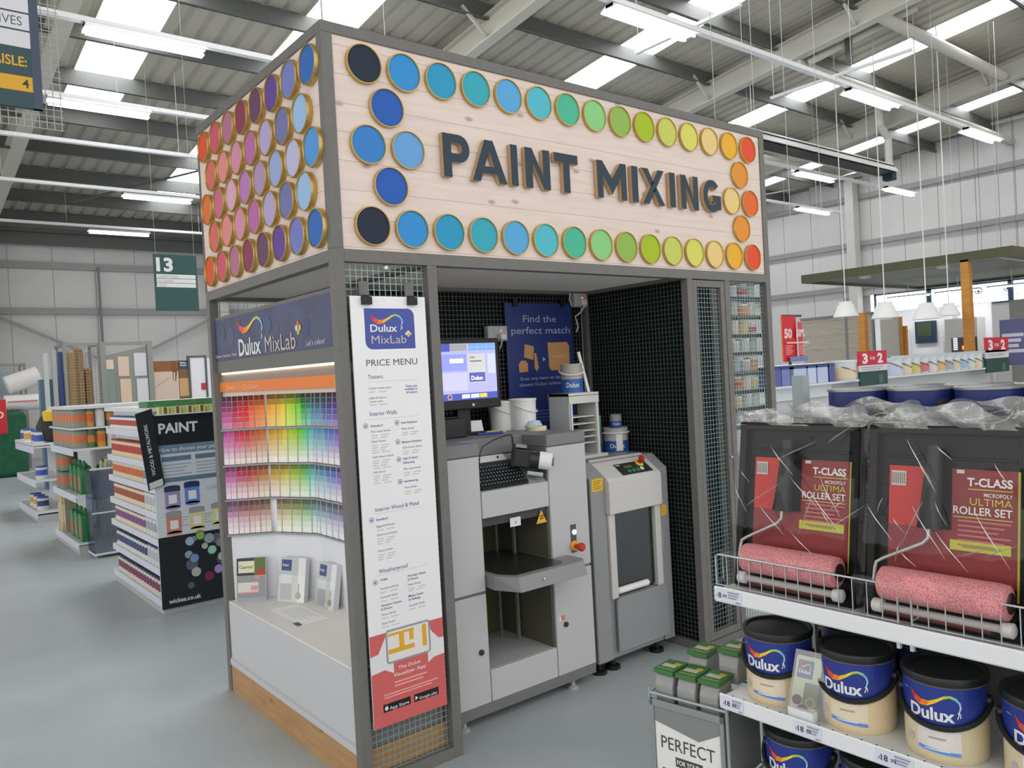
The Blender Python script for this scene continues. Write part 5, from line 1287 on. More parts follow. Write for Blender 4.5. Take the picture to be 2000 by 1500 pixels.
for q_, (b_, l_, c_, w_) in enumerate(GT_):
    pm = tin_mesh(b_, l_, c_, .042, .145).build('grey_tin', label='silver grey tin at the near end of the %s shelf, beside the PAINT panel' % w_, cat='paint tin', group='silver tins on shelf %d of the wood paint end' % (q_+2), origin=(0, 0, 0), smooth=True)
    for j in range(4):
        o = pm if j == 0 else pm.copy()
        if j: COL.objects.link(o)
        o.location = (.185, 3.33+.096*j, g1z[q_+1])
# graphic panel on the near face
t = thing('guide_board', 'tall PAINT guide panel, black and pale blue, on the shelf end facing us', 'panel', (.7, 3.25, .04))
FPN = F((.128, 3.245, .04)); PW2, PH2 = 1.0, 1.40
mb = MB(mat((204, 210, 218), .4)); mb.fbox(FPN, 0, PW2, 0, PH2, -.012, 0)
mb.use(mat((30, 36, 42), .4)).rect(FPN, 0, PW2, 1.175, PH2).rect(FPN, 0, PW2, 0, .515)
mb.use(mat((108, 136, 158), .4)).rect(FPN, 0, PW2, 1.11, 1.175)
mb.use(mat((220, 222, 224), .4)).text('PAINT', FPN, .045, 1.262, .068, .275, 'L', .03, .001).text('How to choose your paint', FPN, .04, 1.128, .028, .43, 'L', .01, .001).text('wickes.co.uk', FPN, .048, .035, .03, .225, 'L', .02, .001)
mb.use(mat((96, 124, 146), .4)).rect(FPN, .055, .26, 1.055, 1.09, .0008).rect(FPN, .29, .55, 1.055, 1.09, .0008).rect(FPN, .055, .58, .905, .938, .0008)
mb.use(mat((160, 172, 182), .4)).lines(FPN, .058, 1.035, 4, .2, .010, .024).lines(FPN, .292, 1.035, 4, .2, .010, .024).lines(FPN, .07, .645, 4, .15, .008, .02).lines(FPN, .24, .645, 4, .15, .008, .02).lines(FPN, .06, .55, 2, .11, .008, .018)
def pcan(a, b, c, lidc, w=.105, h=.15):
    mb.use(mat(c, .4)).rect(FPN, a, a+w, b, b+h*.82, .0009); mb.disc(FPN, a+w/2, b, w/2, .0009, 18, .016)
    mb.use(mat(lidc, .4)).rect(FPN, a-.003, a+w+.003, b+h*.78, b+h, .0012); mb.disc(FPN, a+w/2, b+h, w/2+.003, .0014, 18, .012)
    mb.use(mat((226, 226, 230), .4)).rect(FPN, a+w*.24, a+w*.78, b+h*.2, b+h*.62, .0014)
pcan(.062, .72, (150, 140, 176), (50, 60, 90)); pcan(.20, .735, (96, 136, 206), (46, 60, 100))
pcan(.062, .555-.02, (196, 132, 110), (150, 152, 156)); pcan(.225, .565-.02, (214, 206, 140), (150, 152, 156)); pcan(.385, .575-.02, (220, 214, 140), (150, 152, 156))
mb.use(mat((140, 170, 190), .4)).text('colour', FPN, .36, .82, .03, .14, 'L', 0, .001)
rn = random.Random(5)
for i in range(26):
    a, b = rn.uniform(.2, .95), rn.uniform(.12, .48)
    mb.use(mat(((150, 160, 168), (120, 136, 150), (90, 96, 110), (176, 180, 176))[i % 4], .5)).disc(FPN, a, b, rn.uniform(.02, .045), .0006+.00004*i, 10)
for a, b, c in ((.215, .46, (150, 180, 206)), (.29, .49, (140, 170, 90)), (.24, .33, (110, 150, 200)), (.37, .37, (150, 206, 180)), (.44, .31, (160, 190, 190)), (.41, .22, (166, 140, 206)), (.34, .18, (130, 40, 80)), (.54, .42, (200, 160, 90)), (.66, .3, (80, 140, 190)), (.78, .4, (190, 90, 90))):
    mb.use(mat((60, 60, 66), .5)).disc(FPN, a, b, .037, .0026, 18); mb.use(mat(c, .45)).disc(FPN, a, b, .031, .003, 18)
mb.build('panel', t)
# slanted dark category sign and cream packs on the cap
t = thing('category_sign', 'slanted dark WOOD & METALWORK sign on the corner of the wood paint end', 'sign', (.1, 3.2, .9))
p00, p10, p01 = Vector((.078, 3.215, .905)), Vector((.165, 3.215, .93)), Vector((.018, 3.215, 1.455))
fr = F(p00, p10-p00, p01-p00); fr.v = (p01-p00).normalized(); fr.u = (p10-p00).normalized()
fr.n = Vector((0, -1, 0))
mb = MB(mat((28, 36, 42), .4)); mb.fbox(fr, 0, .115, 0, .552, -.008, 0)
mb.use(mat((200, 204, 200), .4)).rect(fr, .01, .105, .004, .05, .0006)
ft = F(fr.p(.066, .09, .001), fr.v, -fr.u)
mb.use(mat((214, 220, 214), .4)).text('WOOD & METALWORK', ft, 0, 0, .024, .37, 'L', .01, 0)
mb.build('board', t)
MB(GREYF).box(.10, .112, 3.224, 3.262, .95, 1.0).box(.12, .132, 3.224, 3.262, 1.3, 1.35).build('bracket', t)
mb0 = MB(mat((222, 218, 150), .45)).box(-.034, .034, -.03, .03, 0, .052).use(mat((120, 92, 60), .5)).box(.0, .022, -.0305, -.03, .002, .05).use(mat((176, 196, 120), .5)).box(-.033, -.012, -.0305, -.03, .002, .05)
p0 = mb0.build('cream_pack', label='small cream pack with a brown figure in the row above the PAINT panel', cat='pack', group='cream packs in the row above the PAINT panel', origin=(0, 0, 0))
p0.location = (.205, 3.225, 1.44)
MB(GSH).box(.15, 1.1, 3.19, 3.258, 1.432, 1.44).build('ledge_shelf', label='thin white ledge carrying the cream packs above the PAINT panel', cat='shelf')
for i in range(1, 6): o = p0.copy(); COL.objects.link(o); o.location = (.205+.085*i, 3.225, 1.44)
MB(mat((72, 128, 76), .6, var=.25, scale=40)).box(.125, 1.2, 3.30, 3.55, 1.49, 1.535).build('green_tray', label='long green tray on top of the wood paint shelving', cat='tray')

# ---------------------------------------------------------------- middle shelf end: tubs, green containers
g2z = [.12, .60, 1.07]
g2 = gondola('treatment_shelving', 'white shelf end with green containers and striped tubs, behind the wood paint end', .12, 8.0, 6.2, 7.55, g2z, 1.50, .07, .40, .12)
def shelf_tin(o, r, h, cols, name, lb, cat, grp):
    mb = tin_mesh(*cols, r, h); o_ = mb.build(name, label=lb, cat=cat, group=grp, origin=(0, 0, 0), smooth=True); o_.location = o; return o_
first = None
for lev, z, rowlb in ((0, 1.07, 'lower'), (1, 1.282, 'upper')):
    g_ = 'orange banded tubs of the middle shelf end, %s row' % rowlb
    cols = ((132, 138, 120), (196, 108, 66), (86, 116, 92))
    p_ = shelf_tin((.21, 7.40, z), .075, .19, cols, 'striped_tub', 'grey tub with orange band in the %s row on top of the middle shelf end' % rowlb, 'tub', g_)
    for j in range(1, 8): o = p_.copy(); COL.objects.link(o); o.location = (.21, 7.40-.155*j, z)
MB(mat((216, 220, 222), .35)).box(.12, .5, 6.22, 7.53, 1.262, 1.28).build('glass_shelf', label='pale glass shelf between the two rows of orange banded tubs', cat='shelf')
# end face tins of the same shelf
FE = [((84, 120, 70), (206, 130, 60), (96, 110, 80)), ((196, 150, 60), (206, 110, 60), (90, 120, 70)), ((210, 212, 206), (206, 206, 210), (200, 200, 200))]
for lev, z in ((0, 1.07), (1, 1.282)):
    for j in range(3):
        shelf_tin((.30+.10*j, 6.30, z), .045, .18, FE[(j+lev) % 3], 'treatment_tin', 'tall tin, %s on the end face of the middle shelf end, %s row' % (ORD[j], 'lower' if lev == 0 else 'upper'), 'tin', 'tall tins on the end face of the middle shelf end')
GRN = mat((44, 122, 70), .3)
def jerry(lb):
    t = thing('green_container', lb, 'container', (0, 0, 0), 'green five litre containers of the middle shelf end', local=True)
    MB(GRN).prism(F((0, 0, 0), (0, -1, 0)), [(-.085, 0), (.085, 0), (.09, .02), (.09, .22), (.06, .27), (.03, .285), (-.05, .285), (-.09, .24), (-.09, .02)], -.055, .055).build('body', t, bevel=.016, seg=3, smooth=True)
    MB(GRN).tube([(0, .075, .24), (0, .07, .32), (0, -.01, .325), (0, -.05, .28)], .014, 8).build('handle', t, smooth=True)
    MB(mat((30, 90, 50), .4)).lathe([(.022, 0), (.022, .035)], (0, -.055, .275), 14).build('cap', t)
    MB(mat((150, 110, 80), .5)).box(-.0562, -.0555, -.07, .07, .04, .18).build('label', t)
    return t
j0 = jerry('green container on the middle level, front of the middle shelf end'); j0.location = (.24, 6.36, .60)
dup(j0, (.24, 6.58, .60), 'green container, second on the middle level of the middle shelf end')
dup(j0, (.42, 6.34, .60), 'green container round the corner on the middle level'); dup(j0, (.24, 6.80, .60), 'green container, third on the middle level of the middle shelf end')
dup(j0, (.22, 6.34, .12), 'green container at the bottom corner of the middle shelf end'); dup(j0, (.22, 6.56, .12), 'green container, second on the bottom level of the middle shelf end')
dup(j0, (.40, 6.32, .12), 'green container round the corner on the bottom level'); dup(j0, (.22, 6.78, .12), 'green container, third on the bottom level of the middle shelf end')
for j, (y, z) in enumerate(((7.30, .60), (7.08, .60), (7.30, .80), (7.08, .80))): shelf_tin((.22, y, z), .09, .19, ((120, 126, 104), (184, 100, 70), (70, 104, 70)), 'striped_tub', 'grey tub with red band, %s at the far end of the middle level' % ('lower left', 'lower right', 'upper left', 'upper right')[j], 'tub', 'red banded tubs at the far end of the middle level')
for j in range(4):
    MB(mat(((190, 160, 60), (196, 196, 190), (176, 130, 60), (160, 150, 130))[j], .4)).box(-.06, .06, -.045, .045, 0, .42).use(mat((214, 200, 150), .4)).box(-.061, -.06, -.03, .03, .1, .3).build('tall_box', label='%s tall box, %s from the far end, bottom of middle shelf end' % (('yellow', 'pale', 'ochre', 'beige')[j], ORD[j]), cat='box', group='tall boxes on the bottom level of the middle shelf end', origin=(0, 0, 0)).location = (.21, 7.42-.11*j, .12)
# clear dump bin of dowels and brushes at the corner
t = thing('clear_bin', 'clear blue tinted bin standing at the corner of the middle shelf end', 'bin', (.36, 6.0, 0))
BL = film_mat(.25, .15, (190, 206, 222))
MB(BL).box(.20, .56, 5.86, 5.865, .05, .88).box(.20, .205, 5.865, 6.16, .05, .88).box(.555, .56, 5.865, 6.16, .05, .88).build('clear_side', t)
MB(mat((216, 222, 226), .3)).box(.195, .565, 5.85, 5.868, .87, .885).box(.195, .565, 5.855, 6.16, .03, .05).box(.195, .565, 5.85, 5.868, .44, .452).build('rim', t)
for x in (.21, .55): MB(STEEL).box(x-.006, x+.006, 5.87, 5.882, 0, .05).box(x-.006, x+.006, 6.14, 6.152, 0, .05).build('leg', t)
MB(mat((70, 84, 150), .45, var=.3, scale=20)).box(.215, .545, 5.875, 5.882, .58, .85).build('printed_insert', t)
rn = random.Random(9)
for i in range(9):
    a, b = rn.uniform(.25, .5), rn.uniform(.24, .52); l = rn.uniform(.85, 1.05)
    MB(mat(((196, 166, 126), (176, 176, 170), (206, 180, 140))[i % 3], .5)).tube([(.235+.035*i, 5.90+.024*i, .06), (.27+.028*i+.02*(i % 3), 5.93+.02*i, l)], .012, 8).build('wooden_pole', label='thin pole, number %s from the front in the clear bin' % ORD[i], cat='pole', group='wooden poles in the clear bin')
# ---------------------------------------------------------------- far shelf end
g3z = [.13, .54, .98]
g3 = gondola('far_shelving', 'white shelf end farthest away on the left with a few blue tins', .15, 6.0, 9.05, 10.8, g3z, 1.02, .09, .40, .12)
for j, (y, z, c) in enumerate(((10.5, .98, (60, 80, 150)), (10.2, .98, (200, 150, 60)), (9.25, .98, (56, 84, 170)), (9.5, .98, (70, 90, 160)), (9.3, .54, (60, 90, 180)), (9.35, .13, (60, 66, 110)), (9.65, .13, (206, 160, 60)), (9.95, .13, (190, 150, 60)))):
    shelf_tin((.26, y, z), .07, .2 if z > .6 else .17, ((210, 210, 206), c, (60, 80, 150)), 'blue_tin', 'blue and white tin, %s of the few on the farthest left shelf end' % ORD[j], 'tin', 'blue and white tins on the farthest left shelf end')
MB(mat((40, 42, 36), .6)).lathe([(.0, 0), (.16, .02), (.2, .2), (.14, .34), (0, .36)], (.42, 9.3, 1.02), 14).use(mat((226, 186, 50), .5)).lathe([(.0, 0), (.12, .02), (.13, .14), (0, .2)], (.42, 9.2, 1.28), 12).build('yellow_bag', label='dark bag with a yellow top on the farthest left shelf end', cat='bag', smooth=True)
# dark green rolls, red sign and white rolls at the left edge
mb = MB(mat((34, 92, 66), .75, var=.2, scale=6)); mb.box(-2.6, 1.05, 16.6, 18.2, 0, 1.365); mb.build('green_stack', label='dark green covered stack at the left edge of the photo', cat='stack', bevel=.12, seg=4)
mb = MB(mat((190, 34, 42), .45)); mb.box(-.6, .092, 11.0, 11.03, 1.11, 1.615)
mb.use(mat((240, 200, 160), .4)).ring(F((.0, 10.998, 1.36)), 0.0, .03, .055, .022, 0)
mb.use(GREYF).box(-.2, -.17, 11.03, 11.06, 0, 1.2).build('red_sign', label='red sign with part of a round figure cut by the left edge', cat='sign', bevel=.01)
WR = mat((226, 222, 220), .5)
mb = MB(WR).lathe([(.15, 0), (.17, .02), (.17, .66), (.15, .68)], (.70, 17.0, 1.535), 18, (1, .05, 0)); mb.use(mat((200, 120, 110), .5)).box(.75, 1.3, 16.826, 16.835, 1.55, 1.575).build('white_roll', label='white roll with a red line lying on the green stack at the left', cat='roll', smooth=True)
MB(WR).lathe([(.18, 0), (.2, .02), (.2, .62), (.18, .64)], (.78, 17.15, 1.91), 18, (.9, .0, .30)).use(mat((60, 60, 66), .5)).lathe([(.05, 0), (.05, .01)], (.78+.9*.641/.949, 17.15, 1.91+.3*.641/.949), 12, (.9, 0, .30)).build('white_roll', label='white roll tilted upward on top of the lower white roll at the left', cat='roll', smooth=True)
# ---------------------------------------------------------------- displays along the back
DG = mat((140, 140, 136), .5)
def cage(x0, x1, z0, z1, y, lb, nm='mesh_cage'):
    t = thing(nm, lb, 'display cage', ((x0+x1)/2, y, 0)); s_ = .05
    mb = MB(DG)
    for x in (x0, x1-s_): mb.box(x, x+s_, y, y+s_, 0, z1)
    for z in (z1-s_-.002, z0): mb.box(x0+s_, x1-s_, y+.003, y+s_-.003, z, z+s_)
    for x in (x0, x1-s_): mb.box(x, x+s_, y+.8, y+.85, 0, z1)
    mb.box(x0+.003, x0+s_-.003, y+s_, y+.8, z1-s_, z1-.003).box(x1-s_+.003, x1-.003, y+s_, y+.8, z1-s_, z1-.003).build('frame', t)
    mesh_panel(F((x0+s_, y+.02, z0+s_)), x1-x0-2*s_, z1-z0-2*s_, .05, .006, t, DG)
    return t
cage(1.20, 1.80, 1.2, 2.55, 13.0, 'tall mesh display cage with upright boards, left of the panel doors')
MB(mat((186, 150, 92), .55)).box(1.26, 1.42, 13.10, 13.5, 0, 2.42).build('cork_roll', label='tan upright roll, left of those in the mesh cage', cat='roll', bevel=.06, seg=3)
MB(mat((166, 126, 66), .55)).box(1.42, 1.54, 13.10, 13.5, 0, 2.47).build('cork_roll', label='darker upright roll in the middle of the mesh cage', cat='roll', bevel=.05, seg=3)
MB(mat((156, 112, 62), .55)).box(1.555, 1.67, 13.10, 13.5, 0, 2.10).build('cork_roll', label='shorter brown roll at right in the mesh cage', cat='roll', bevel=.05, seg=3)
MB(mat((206, 206, 214), .5)).box(1.62, 1.68, 13.55, 13.7, 0, 2.45).build('white_board', label='white board standing behind the rolls in the mesh cage', cat='board')
cage(.74, 1.34, 1.3, 2.44, 18.6, 'low mesh display cage at the far left')
MB(mat((176, 196, 214), .5)).box(.84, 1.2, 18.9, 18.95, 0, 2.25).build('blue_board', label='pale blue board in the low mesh cage', cat='board')
MB(mat((186, 140, 110), .6)).box(-1.5, .72, 18.5, 18.58, 0, 2.09).build('brown_board', label='big brown board standing at the left edge behind the red sign', cat='board')
for i, (x, z, c) in enumerate(((.90, 2.38, (186, 190, 188)), (1.03, 2.44, (166, 170, 168)), (1.13, 2.40, (58, 76, 140)), (1.15, 2.0, (140, 60, 50)))):
    MB(mat(c, .5)).box(x, x+.07, 13.05+.01*i, 13.12, 0, z).build('upright_board', label='narrow %s upright board left of the tall mesh cage' % ('pale grey', 'mid grey', 'dark blue', 'red brown')[i], cat='board')
MB(mat((106, 134, 156), .5)).box(.86, 1.10, 13.3, 13.5, 0, 1.93).build('blue_bin', label='blue grey bin in front of the upright boards', cat='bin')
t = thing('door_display', 'grey framed display of panel doors right of the tall mesh cage', 'display', (2.2, 13, 0))
mb = MB(DG); 
for x in (1.78, 2.58): mb.box(x, x+.09, 12.96, 13.05, 0, 2.56)
mb.box(1.87, 2.58, 12.965, 13.045, 2.50, 2.555).build('frame', t)
lf = MB(DG).add([(1.84, 13.0, 2.30), (2.60, 13.0, 2.48), (2.60, 13.0, 0), (1.84, 13.0, 0), (1.84, 13.05, 2.30), (2.60, 13.05, 2.48), (2.60, 13.05, 0), (1.84, 13.05, 0)], [(3, 2, 1, 0), (4, 5, 6, 7), (0, 1, 5, 4), (1, 2, 6, 5), (2, 3, 7, 6), (3, 0, 4, 7)]).build('leaf', t)
for x0, x1, z0, z1, c in ((1.85, 1.995, 2.06, 2.235, (216, 200, 180)), (2.07, 2.255, 1.925, 2.285, (214, 190, 168)), (2.345, 2.555, 1.92, 2.345, (206, 206, 208)), (2.09, 2.275, 1.40, 1.875, (214, 188, 164)), (2.37, 2.565, 1.40, 1.87, (206, 208, 212))):
    MB(mat(c, .5)).box(x0, x1, 12.985, 12.999, z0, z1).build('glazed_panel', lf)
MB(mat((128, 140, 136), .5)).box(1.86, 2.0, 12.97, 12.984, 1.40, 2.05).build('brochure_panel', lf)
mb = MB(mat((206, 184, 168), .5)); mb.box(2.68, 3.12, 13.0, 13.04, 0, 2.18)
fr = F((2.68, 12.999, 1.5)); mb.use(mat((140, 90, 46), .5)).rect(fr, 0, .44, .48, .68, 0)
mb.use(mat((120, 82, 50), .5)).poly(fr, [(.32, .68), (.40, .68), (.42, .48), (.385, .28), (.375, .28), (.38, .46), (.35, .46), (.345, .30), (.335, .30), (.335, .46), (.30, .56)], .001)
mb.use(mat((190, 164, 148), .5)).poly(fr, [(.0, .2), (.25, .36), (.3, .36), (.05, .2)], .0008).build('wood_floor_poster', label='large poster of a pale wooden floor with a chair, behind the cream packs', cat='poster')
mb = MB(mat((120, 90, 60), .5)); mb.box(3.13, 3.32, 13.0, 13.04, 0, 2.18); fr = F((3.13, 12.999, 1.5)); mb.use(mat((60, 66, 70), .5)).rect(fr, 0, .19, .52, .68, 0); mb.use(WHITE).text('REAL', fr, .025, .62, .03, .12, 'L', .03, .001).text('WOOD', fr, .025, .57, .03, .12, 'L', .03, .001); mb.use(mat((196, 158, 106), .5)).rect(fr, .0, .19, .0, .34, 0)
mb.build('wood_sample_panel', label='narrow brown wood sample panel with white words at its top', cat='panel')
t = thing('white_door_display', 'white door panel in a dark frame beside the booth rear post', 'display', (3.5, 13, 0))
MB(mat((84, 88, 86), .5)).box(3.30, 3.34, 12.98, 13.06, 0, 2.27).box(3.62, 3.65, 12.98, 13.06, 0, 2.27).box(3.34, 3.62, 12.985, 13.055, 2.23, 2.265).build('frame', t)
mb = MB(mat((226, 224, 230), .5)); mb.box(3.34, 3.62, 13.0, 13.03, 0, 2.23).box(3.66, 3.80, 13.0, 13.03, 0, 2.21); mb.use(mat((190, 50, 58), .5)).box(3.53, 3.62, 12.99, 13.0, 1.60, 1.73); mb.build('panel', t)
# ---------------------------------------------------------------- signs hanging from the roof on the left
t = thing('aisle_sign', 'dark green hanging aisle sign with a yellow 4 strip, cut by the left edge', 'sign', (-1.1, 2.0, 3.1))
FA = F((-1.62, 2.0, 3.12)); GRS = mat((44, 74, 78), .4)
mb = MB(GRS); mb.fbox(FA, 0, .995, 0, 1.0, -.03, 0)
mb.use(mat((66, 76, 96), .4)).fbox(FA, .955, .997, 0, 1.0, -.032, .002)
mb.use(mat((214, 214, 220), .4))
for q_ in range(6): mb.rect(FA, .03, .968, .311+.093*q_, .395+.093*q_, .0006)
mb.use(mat((90, 98, 112), .5)).text('ADHESIVES', FA, .922, .424, .046, .285, 'R', .0, .001)
mb.use(mat((216, 166, 40), .4)).text('AISLE:', FA, .934, .213, .048, .155, 'R', .02, .001).rect(FA, .03, .962, .083, .161, .0006)
mb.use(mat((70, 66, 50), .5)).text('4', FA, .938, .103, .042, None, 'R', .02, .001)
mb.build('board', t)
mesh_panel(F((-1.70, 2.03, 3.03)), 1.175, 1.12, .035, .004, t, mat((160, 164, 162), .4, .3), 'wire_grid')
for x in (-1.5, -.75): MB(WI).tube([(x, 2.02, 4.1), (x, 2.02, zr(2.0)-.02)], .002, 5).build('hanging_wire', t)
t = thing('aisle_sign', 'dark green hanging sign with a big white 13 left of the booth', 'sign', (2.03, 9, 2.74))
FA = F((1.735, 9.0, 2.742)); mb = MB(mat((38, 78, 76), .45)); mb.fbox(FA, 0, .585, 0, .80, -.03, 0)
mb.use(mat((216, 216, 214), .4)).text('13', FA, .03, .565, .175, .225, 'L', .04, .001)
for i in range(3): mb.rect(FA, .025, .56, .335+.063*i, .391+.063*i, .0006)
mb.use(mat((120, 124, 126), .5)).text('CARPET TILES', FA, .045, .47, .03, .27, 'L', 0, .001).text('FLOORING', FA, .045, .407, .03, .2, 'L', 0, .001).text('TILES', FA, .045, .344, .03, .11, 'L', 0, .001)
mb.build('board', t)
for x in (1.765, 2.29): MB(WI).tube([(x, 9.0, 3.54), (x, 9.0, zr(9.0)-.02)], .002, 5).build('hanging_wire', t)
# ================================================================ right background
# continuation of the long shelving: tubs on its top shelf
SPOT = [((196, 200, 220), 'pale'), ((222, 206, 176), 'cream'), ((206, 196, 110), 'yellow'), ((206, 120, 116), 'coral'), ((214, 212, 204), 'white'), ((220, 176, 120), 'peach'), ((170, 172, 170), 'grey'), ((216, 200, 170), 'sand'), ((150, 190, 222), 'light blue'), ((206, 214, 196), 'mint'), ((226, 200, 170), 'apricot'), ((90, 176, 200), 'turquoise')]
MB(mat((226, 228, 232), .4)).box(7.3, 9.25, 3.215, 3.235, 1.03, 1.215).build('shelf_edge_board', label='deep white board along the shelving right of the booth', cat='board')
MB(mat((222, 224, 226), .4)).box(7.3, 14.9, 2.96, 3.258, 1.215, 1.238).build('ledge_shelf', label='long white ledge with paint tubs right of the booth', cat='shelf')
mb = MB(mat((52, 66, 120), .4)); mb.box(7.3, 9.06, 3.05, 3.256, 1.48, 1.498).build('blue_top_rail', label='dark blue rail over the blue cartons right of the booth', cat='rail')
for i, (x0, x1, c) in enumerate(((7.85, 8.02, (90, 96, 160)), (8.04, 8.22, (120, 130, 190)), (8.32, 8.62, (186, 200, 228)), (8.66, 8.86, (196, 208, 230)), (8.90, 9.16, (190, 196, 226)), (9.2, 9.34, (80, 92, 150)))):
    x0 -= .3; x1 -= .3
    MB(mat(c, .45)).box(x0, x1, 3.04, 3.24, 1.24, 1.475).use(mat((60, 74, 130), .45)).box(x0, x1, 3.039, 3.24, 1.45, 1.478).build('blue_carton', label='%s blue carton on the ledge right of the booth, %s from the post' % (('violet', 'mid', 'pale', 'paler', 'lilac', 'navy')[i], ORD[i]), cat='carton', group='blue cartons right of the booth')
def tubx(x, r, h, c, lb, z=1.24):
    t = thing('paint_tub', lb, 'tub', (x, 3.10, z), 'paint tubs on the long ledge')
    MB(mat((214, 216, 218), .4)).lathe([(r*.94, 0), (r, h*.9)], (x, 3.10, z), 24).build('body', t, smooth=True)
    MB(mat((224, 226, 226), .4)).lathe([(r*1.04, h*.9), (r*1.05, h), (0, h)], (x, 3.10, z), 24).build('lid', t)
    fr = CF(r*.98, (x, 3.10, z), math.radians(232)); mb = MB(mat(c, .45)); mb.rect(fr, -r*1.1, r*1.1, h*.1, h*.62, .003); mb.build('label', t)
    MB(mat((110, 108, 128), .4)).tube([fr.p(-r*1.0, h*.8, .01), fr.p(-.02, h*.62, .014), fr.p(r*.7, h*.42, .012)], .009, 6).build('handle', t)
tubx(9.33, .20, .285, (224, 204, 172), 'big cream paint tub left of the nearer 3 FOR 2 sign')
for i in range(12):
    c, n = SPOT[i]
    tubx(10.85+.30*i, .14, .27, c, '%s labelled paint tub, %s right of the nearer 3 FOR 2 sign' % (n, ORD[i]))
MB(mat((196, 206, 214), .3)).box(10.5, 14.9, 2.945, 2.955, 1.505, 1.545).build('clear_rail', label='pale rail running along the top of the tub row', cat='rail')
def offer(x0, w, lb):
    t = thing('offer_sign', lb, 'sign', (x0+w/2, 2.95, 1.2)); f = F((x0, 2.945, 1.16)); k_ = w/.85
    mb = MB(mat((196, 36, 60), .45)); mb.fbox(f, 0, w, .28*k_, .49*k_, -.02, 0); mb.use(mat((214, 214, 220), .4)).fbox(f, .01, w, .19*k_, .28*k_, -.02, 0)
    mb.use(mat((34, 70, 66), .5)).fbox(f, .03, w+.02, -.02, .19*k_, -.03, -.008); mb.use(mat((70, 104, 96), .5)).rect(f, w*.7, w*.85, .0, .13, -.006)
    mb.use(mat((236, 222, 226), .4)).text('3', f, w*.13, .315*k_, .13*k_, w*.19, 'L', .05, .001).text('2', f, w*.66, .315*k_, .13*k_, w*.19, 'L', .05, .001).text('FOR', f, w*.40, .36*k_, .04*k_, w*.18, 'L', .02, .001)
    mb.use(mat((150, 150, 160), .5)).lines(f, w*.1, .255*k_, 2, w*.75, .012, .03, .001); mb.build('board', t)
offer(9.53, .83, 'nearer red and white 3 FOR 2 sign among the tubs, beside the front timber post'); offer(13.98, 1.06, 'farther red and white 3 FOR 2 sign at the end of the tub row')
# red hanging 50% posters
t = thing('sale_poster', 'red 50% poster left of the brown display wall', 'poster', (8.98, 3.6, 1.5))
f = F((8.68, 3.6, 1.545)); mb = MB(mat((206, 40, 46), .45)); mb.fbox(f, 0, .36, .0, .66, -.006, 0); mb.poly(f, [(0, .66), (.36, .58), (.36, .66)], .0004)
mb.fbox(F((9.03, 3.56, 1.545), (1, .35, 0)), 0, .26, .0, .57, -.006, 0)
mb.use(mat((232, 206, 206), .4)).text('50', f, .05, .345, .12, .2, 'L', .05, .001).text('50%', f, .27, .355, .10, .22, 'L', .05, .052)
mb.rect(f, .03, .60, .26, .28, .046); mb.use(mat((226, 150, 150), .5)).lines(f, .07, .235, 6, .19, .012, .024, .001).lines(f, .32, .235, 6, .19, .012, .024, .05)
mb.use(mat((110, 130, 180), .5)).rect(f, .1, .56, .0, .07, .046); mb.use(mat((226, 120, 50), .4)).rect(f, -.03, 0, .05, .66, 0).build('poster', t)
MB(mat((60, 64, 60), .5)).box(8.72, 9.2, 3.60, 3.63, 2.19, 2.22).box(8.9, 8.93, 3.63, 3.66, 1.5, 2.22).build('holder', t)
# showroom beyond: brown display wall, timber posts, canopy, pendants
BR = wood_mat((178, 170, 158), (140, 126, 112), 1, .35, knots=False, grain=.5, joint=True)
MB(BR).box(17.0, 17.06, 7.16, 8.30, 0, 2.52).box(17.0, 17.06, 6.50, 7.10, 0, 2.52).use(mat((120, 124, 120), .5)).box(16.99, 17.07, 7.10, 7.16, 0, 2.56).box(16.99, 17.07, 6.46, 6.50, 0, 2.56).box(16.98, 17.08, 6.46, 8.34, 2.52, 2.58).build('display_wall', label='greyish brown plank display wall left of the front timber post', cat='display wall')
MB(mat((170, 168, 160), .5)).box(17.0, 17.08, 5.9, 6.30, 0, 2.38).build('display_wall', label='narrow grey display wall between the timber posts', cat='display wall')
TIM = wood_mat((206, 146, 72), (140, 80, 30), 1, .6, knots=True, grain=.4, joint=False)
def tpost(x, y, z1, lb, s_=.15): MB(TIM).box(x, x+s_, y-s_/2, y+s_/2, 0, z1).build('timber_post', label=lb, cat='post', group='orange timber posts of the showroom')
tpost(16.0, 6.24, 2.53, 'front orange timber post beside the nearer 3 FOR 2 sign', .16); tpost(16.0, 4.02, 3.40, 'tall orange timber post reaching the canopy', .16)
tpost(17.2, 6.02, 2.42, 'thin orange timber post behind the front one'); tpost(17.4, 5.93, 2.2, 'shortest timber post, at the edge of the bright showroom', .08)
t = thing('canopy', 'dark olive canopy slab hanging over the showroom at right', 'canopy', (18.5, 5.4, 3.36))
OL = mat((82, 80, 56), .5)
MB(OL).box(16, 16.08, 3.13, 7.66, 3.36, 3.555).box(16.08, 22, 3.13, 3.21, 3.36, 3.555).box(16.08, 22, 7.58, 7.66, 3.36, 3.555).box(21.92, 22, 3.21, 7.58, 3.36, 3.555).build('edge_beam', t)
MB(mat((110, 110, 100), .6)).box(16.08, 21.92, 3.21, 7.58, 3.42, 3.45).build('soffit', t)
MB(mat((196, 198, 190), .4)).box(16.35, 16.40, 3.3, 7.5, 3.39, 3.42).box(16.4, 21.5, 3.5, 3.55, 3.39, 3.42).build('light_track', t)
for y in (4.6, 6.3): MB(mat((214, 214, 208), .4)).box(16.3, 16.5, y-.09, y+.09, 3.33, 3.39).build('spotlight', t)
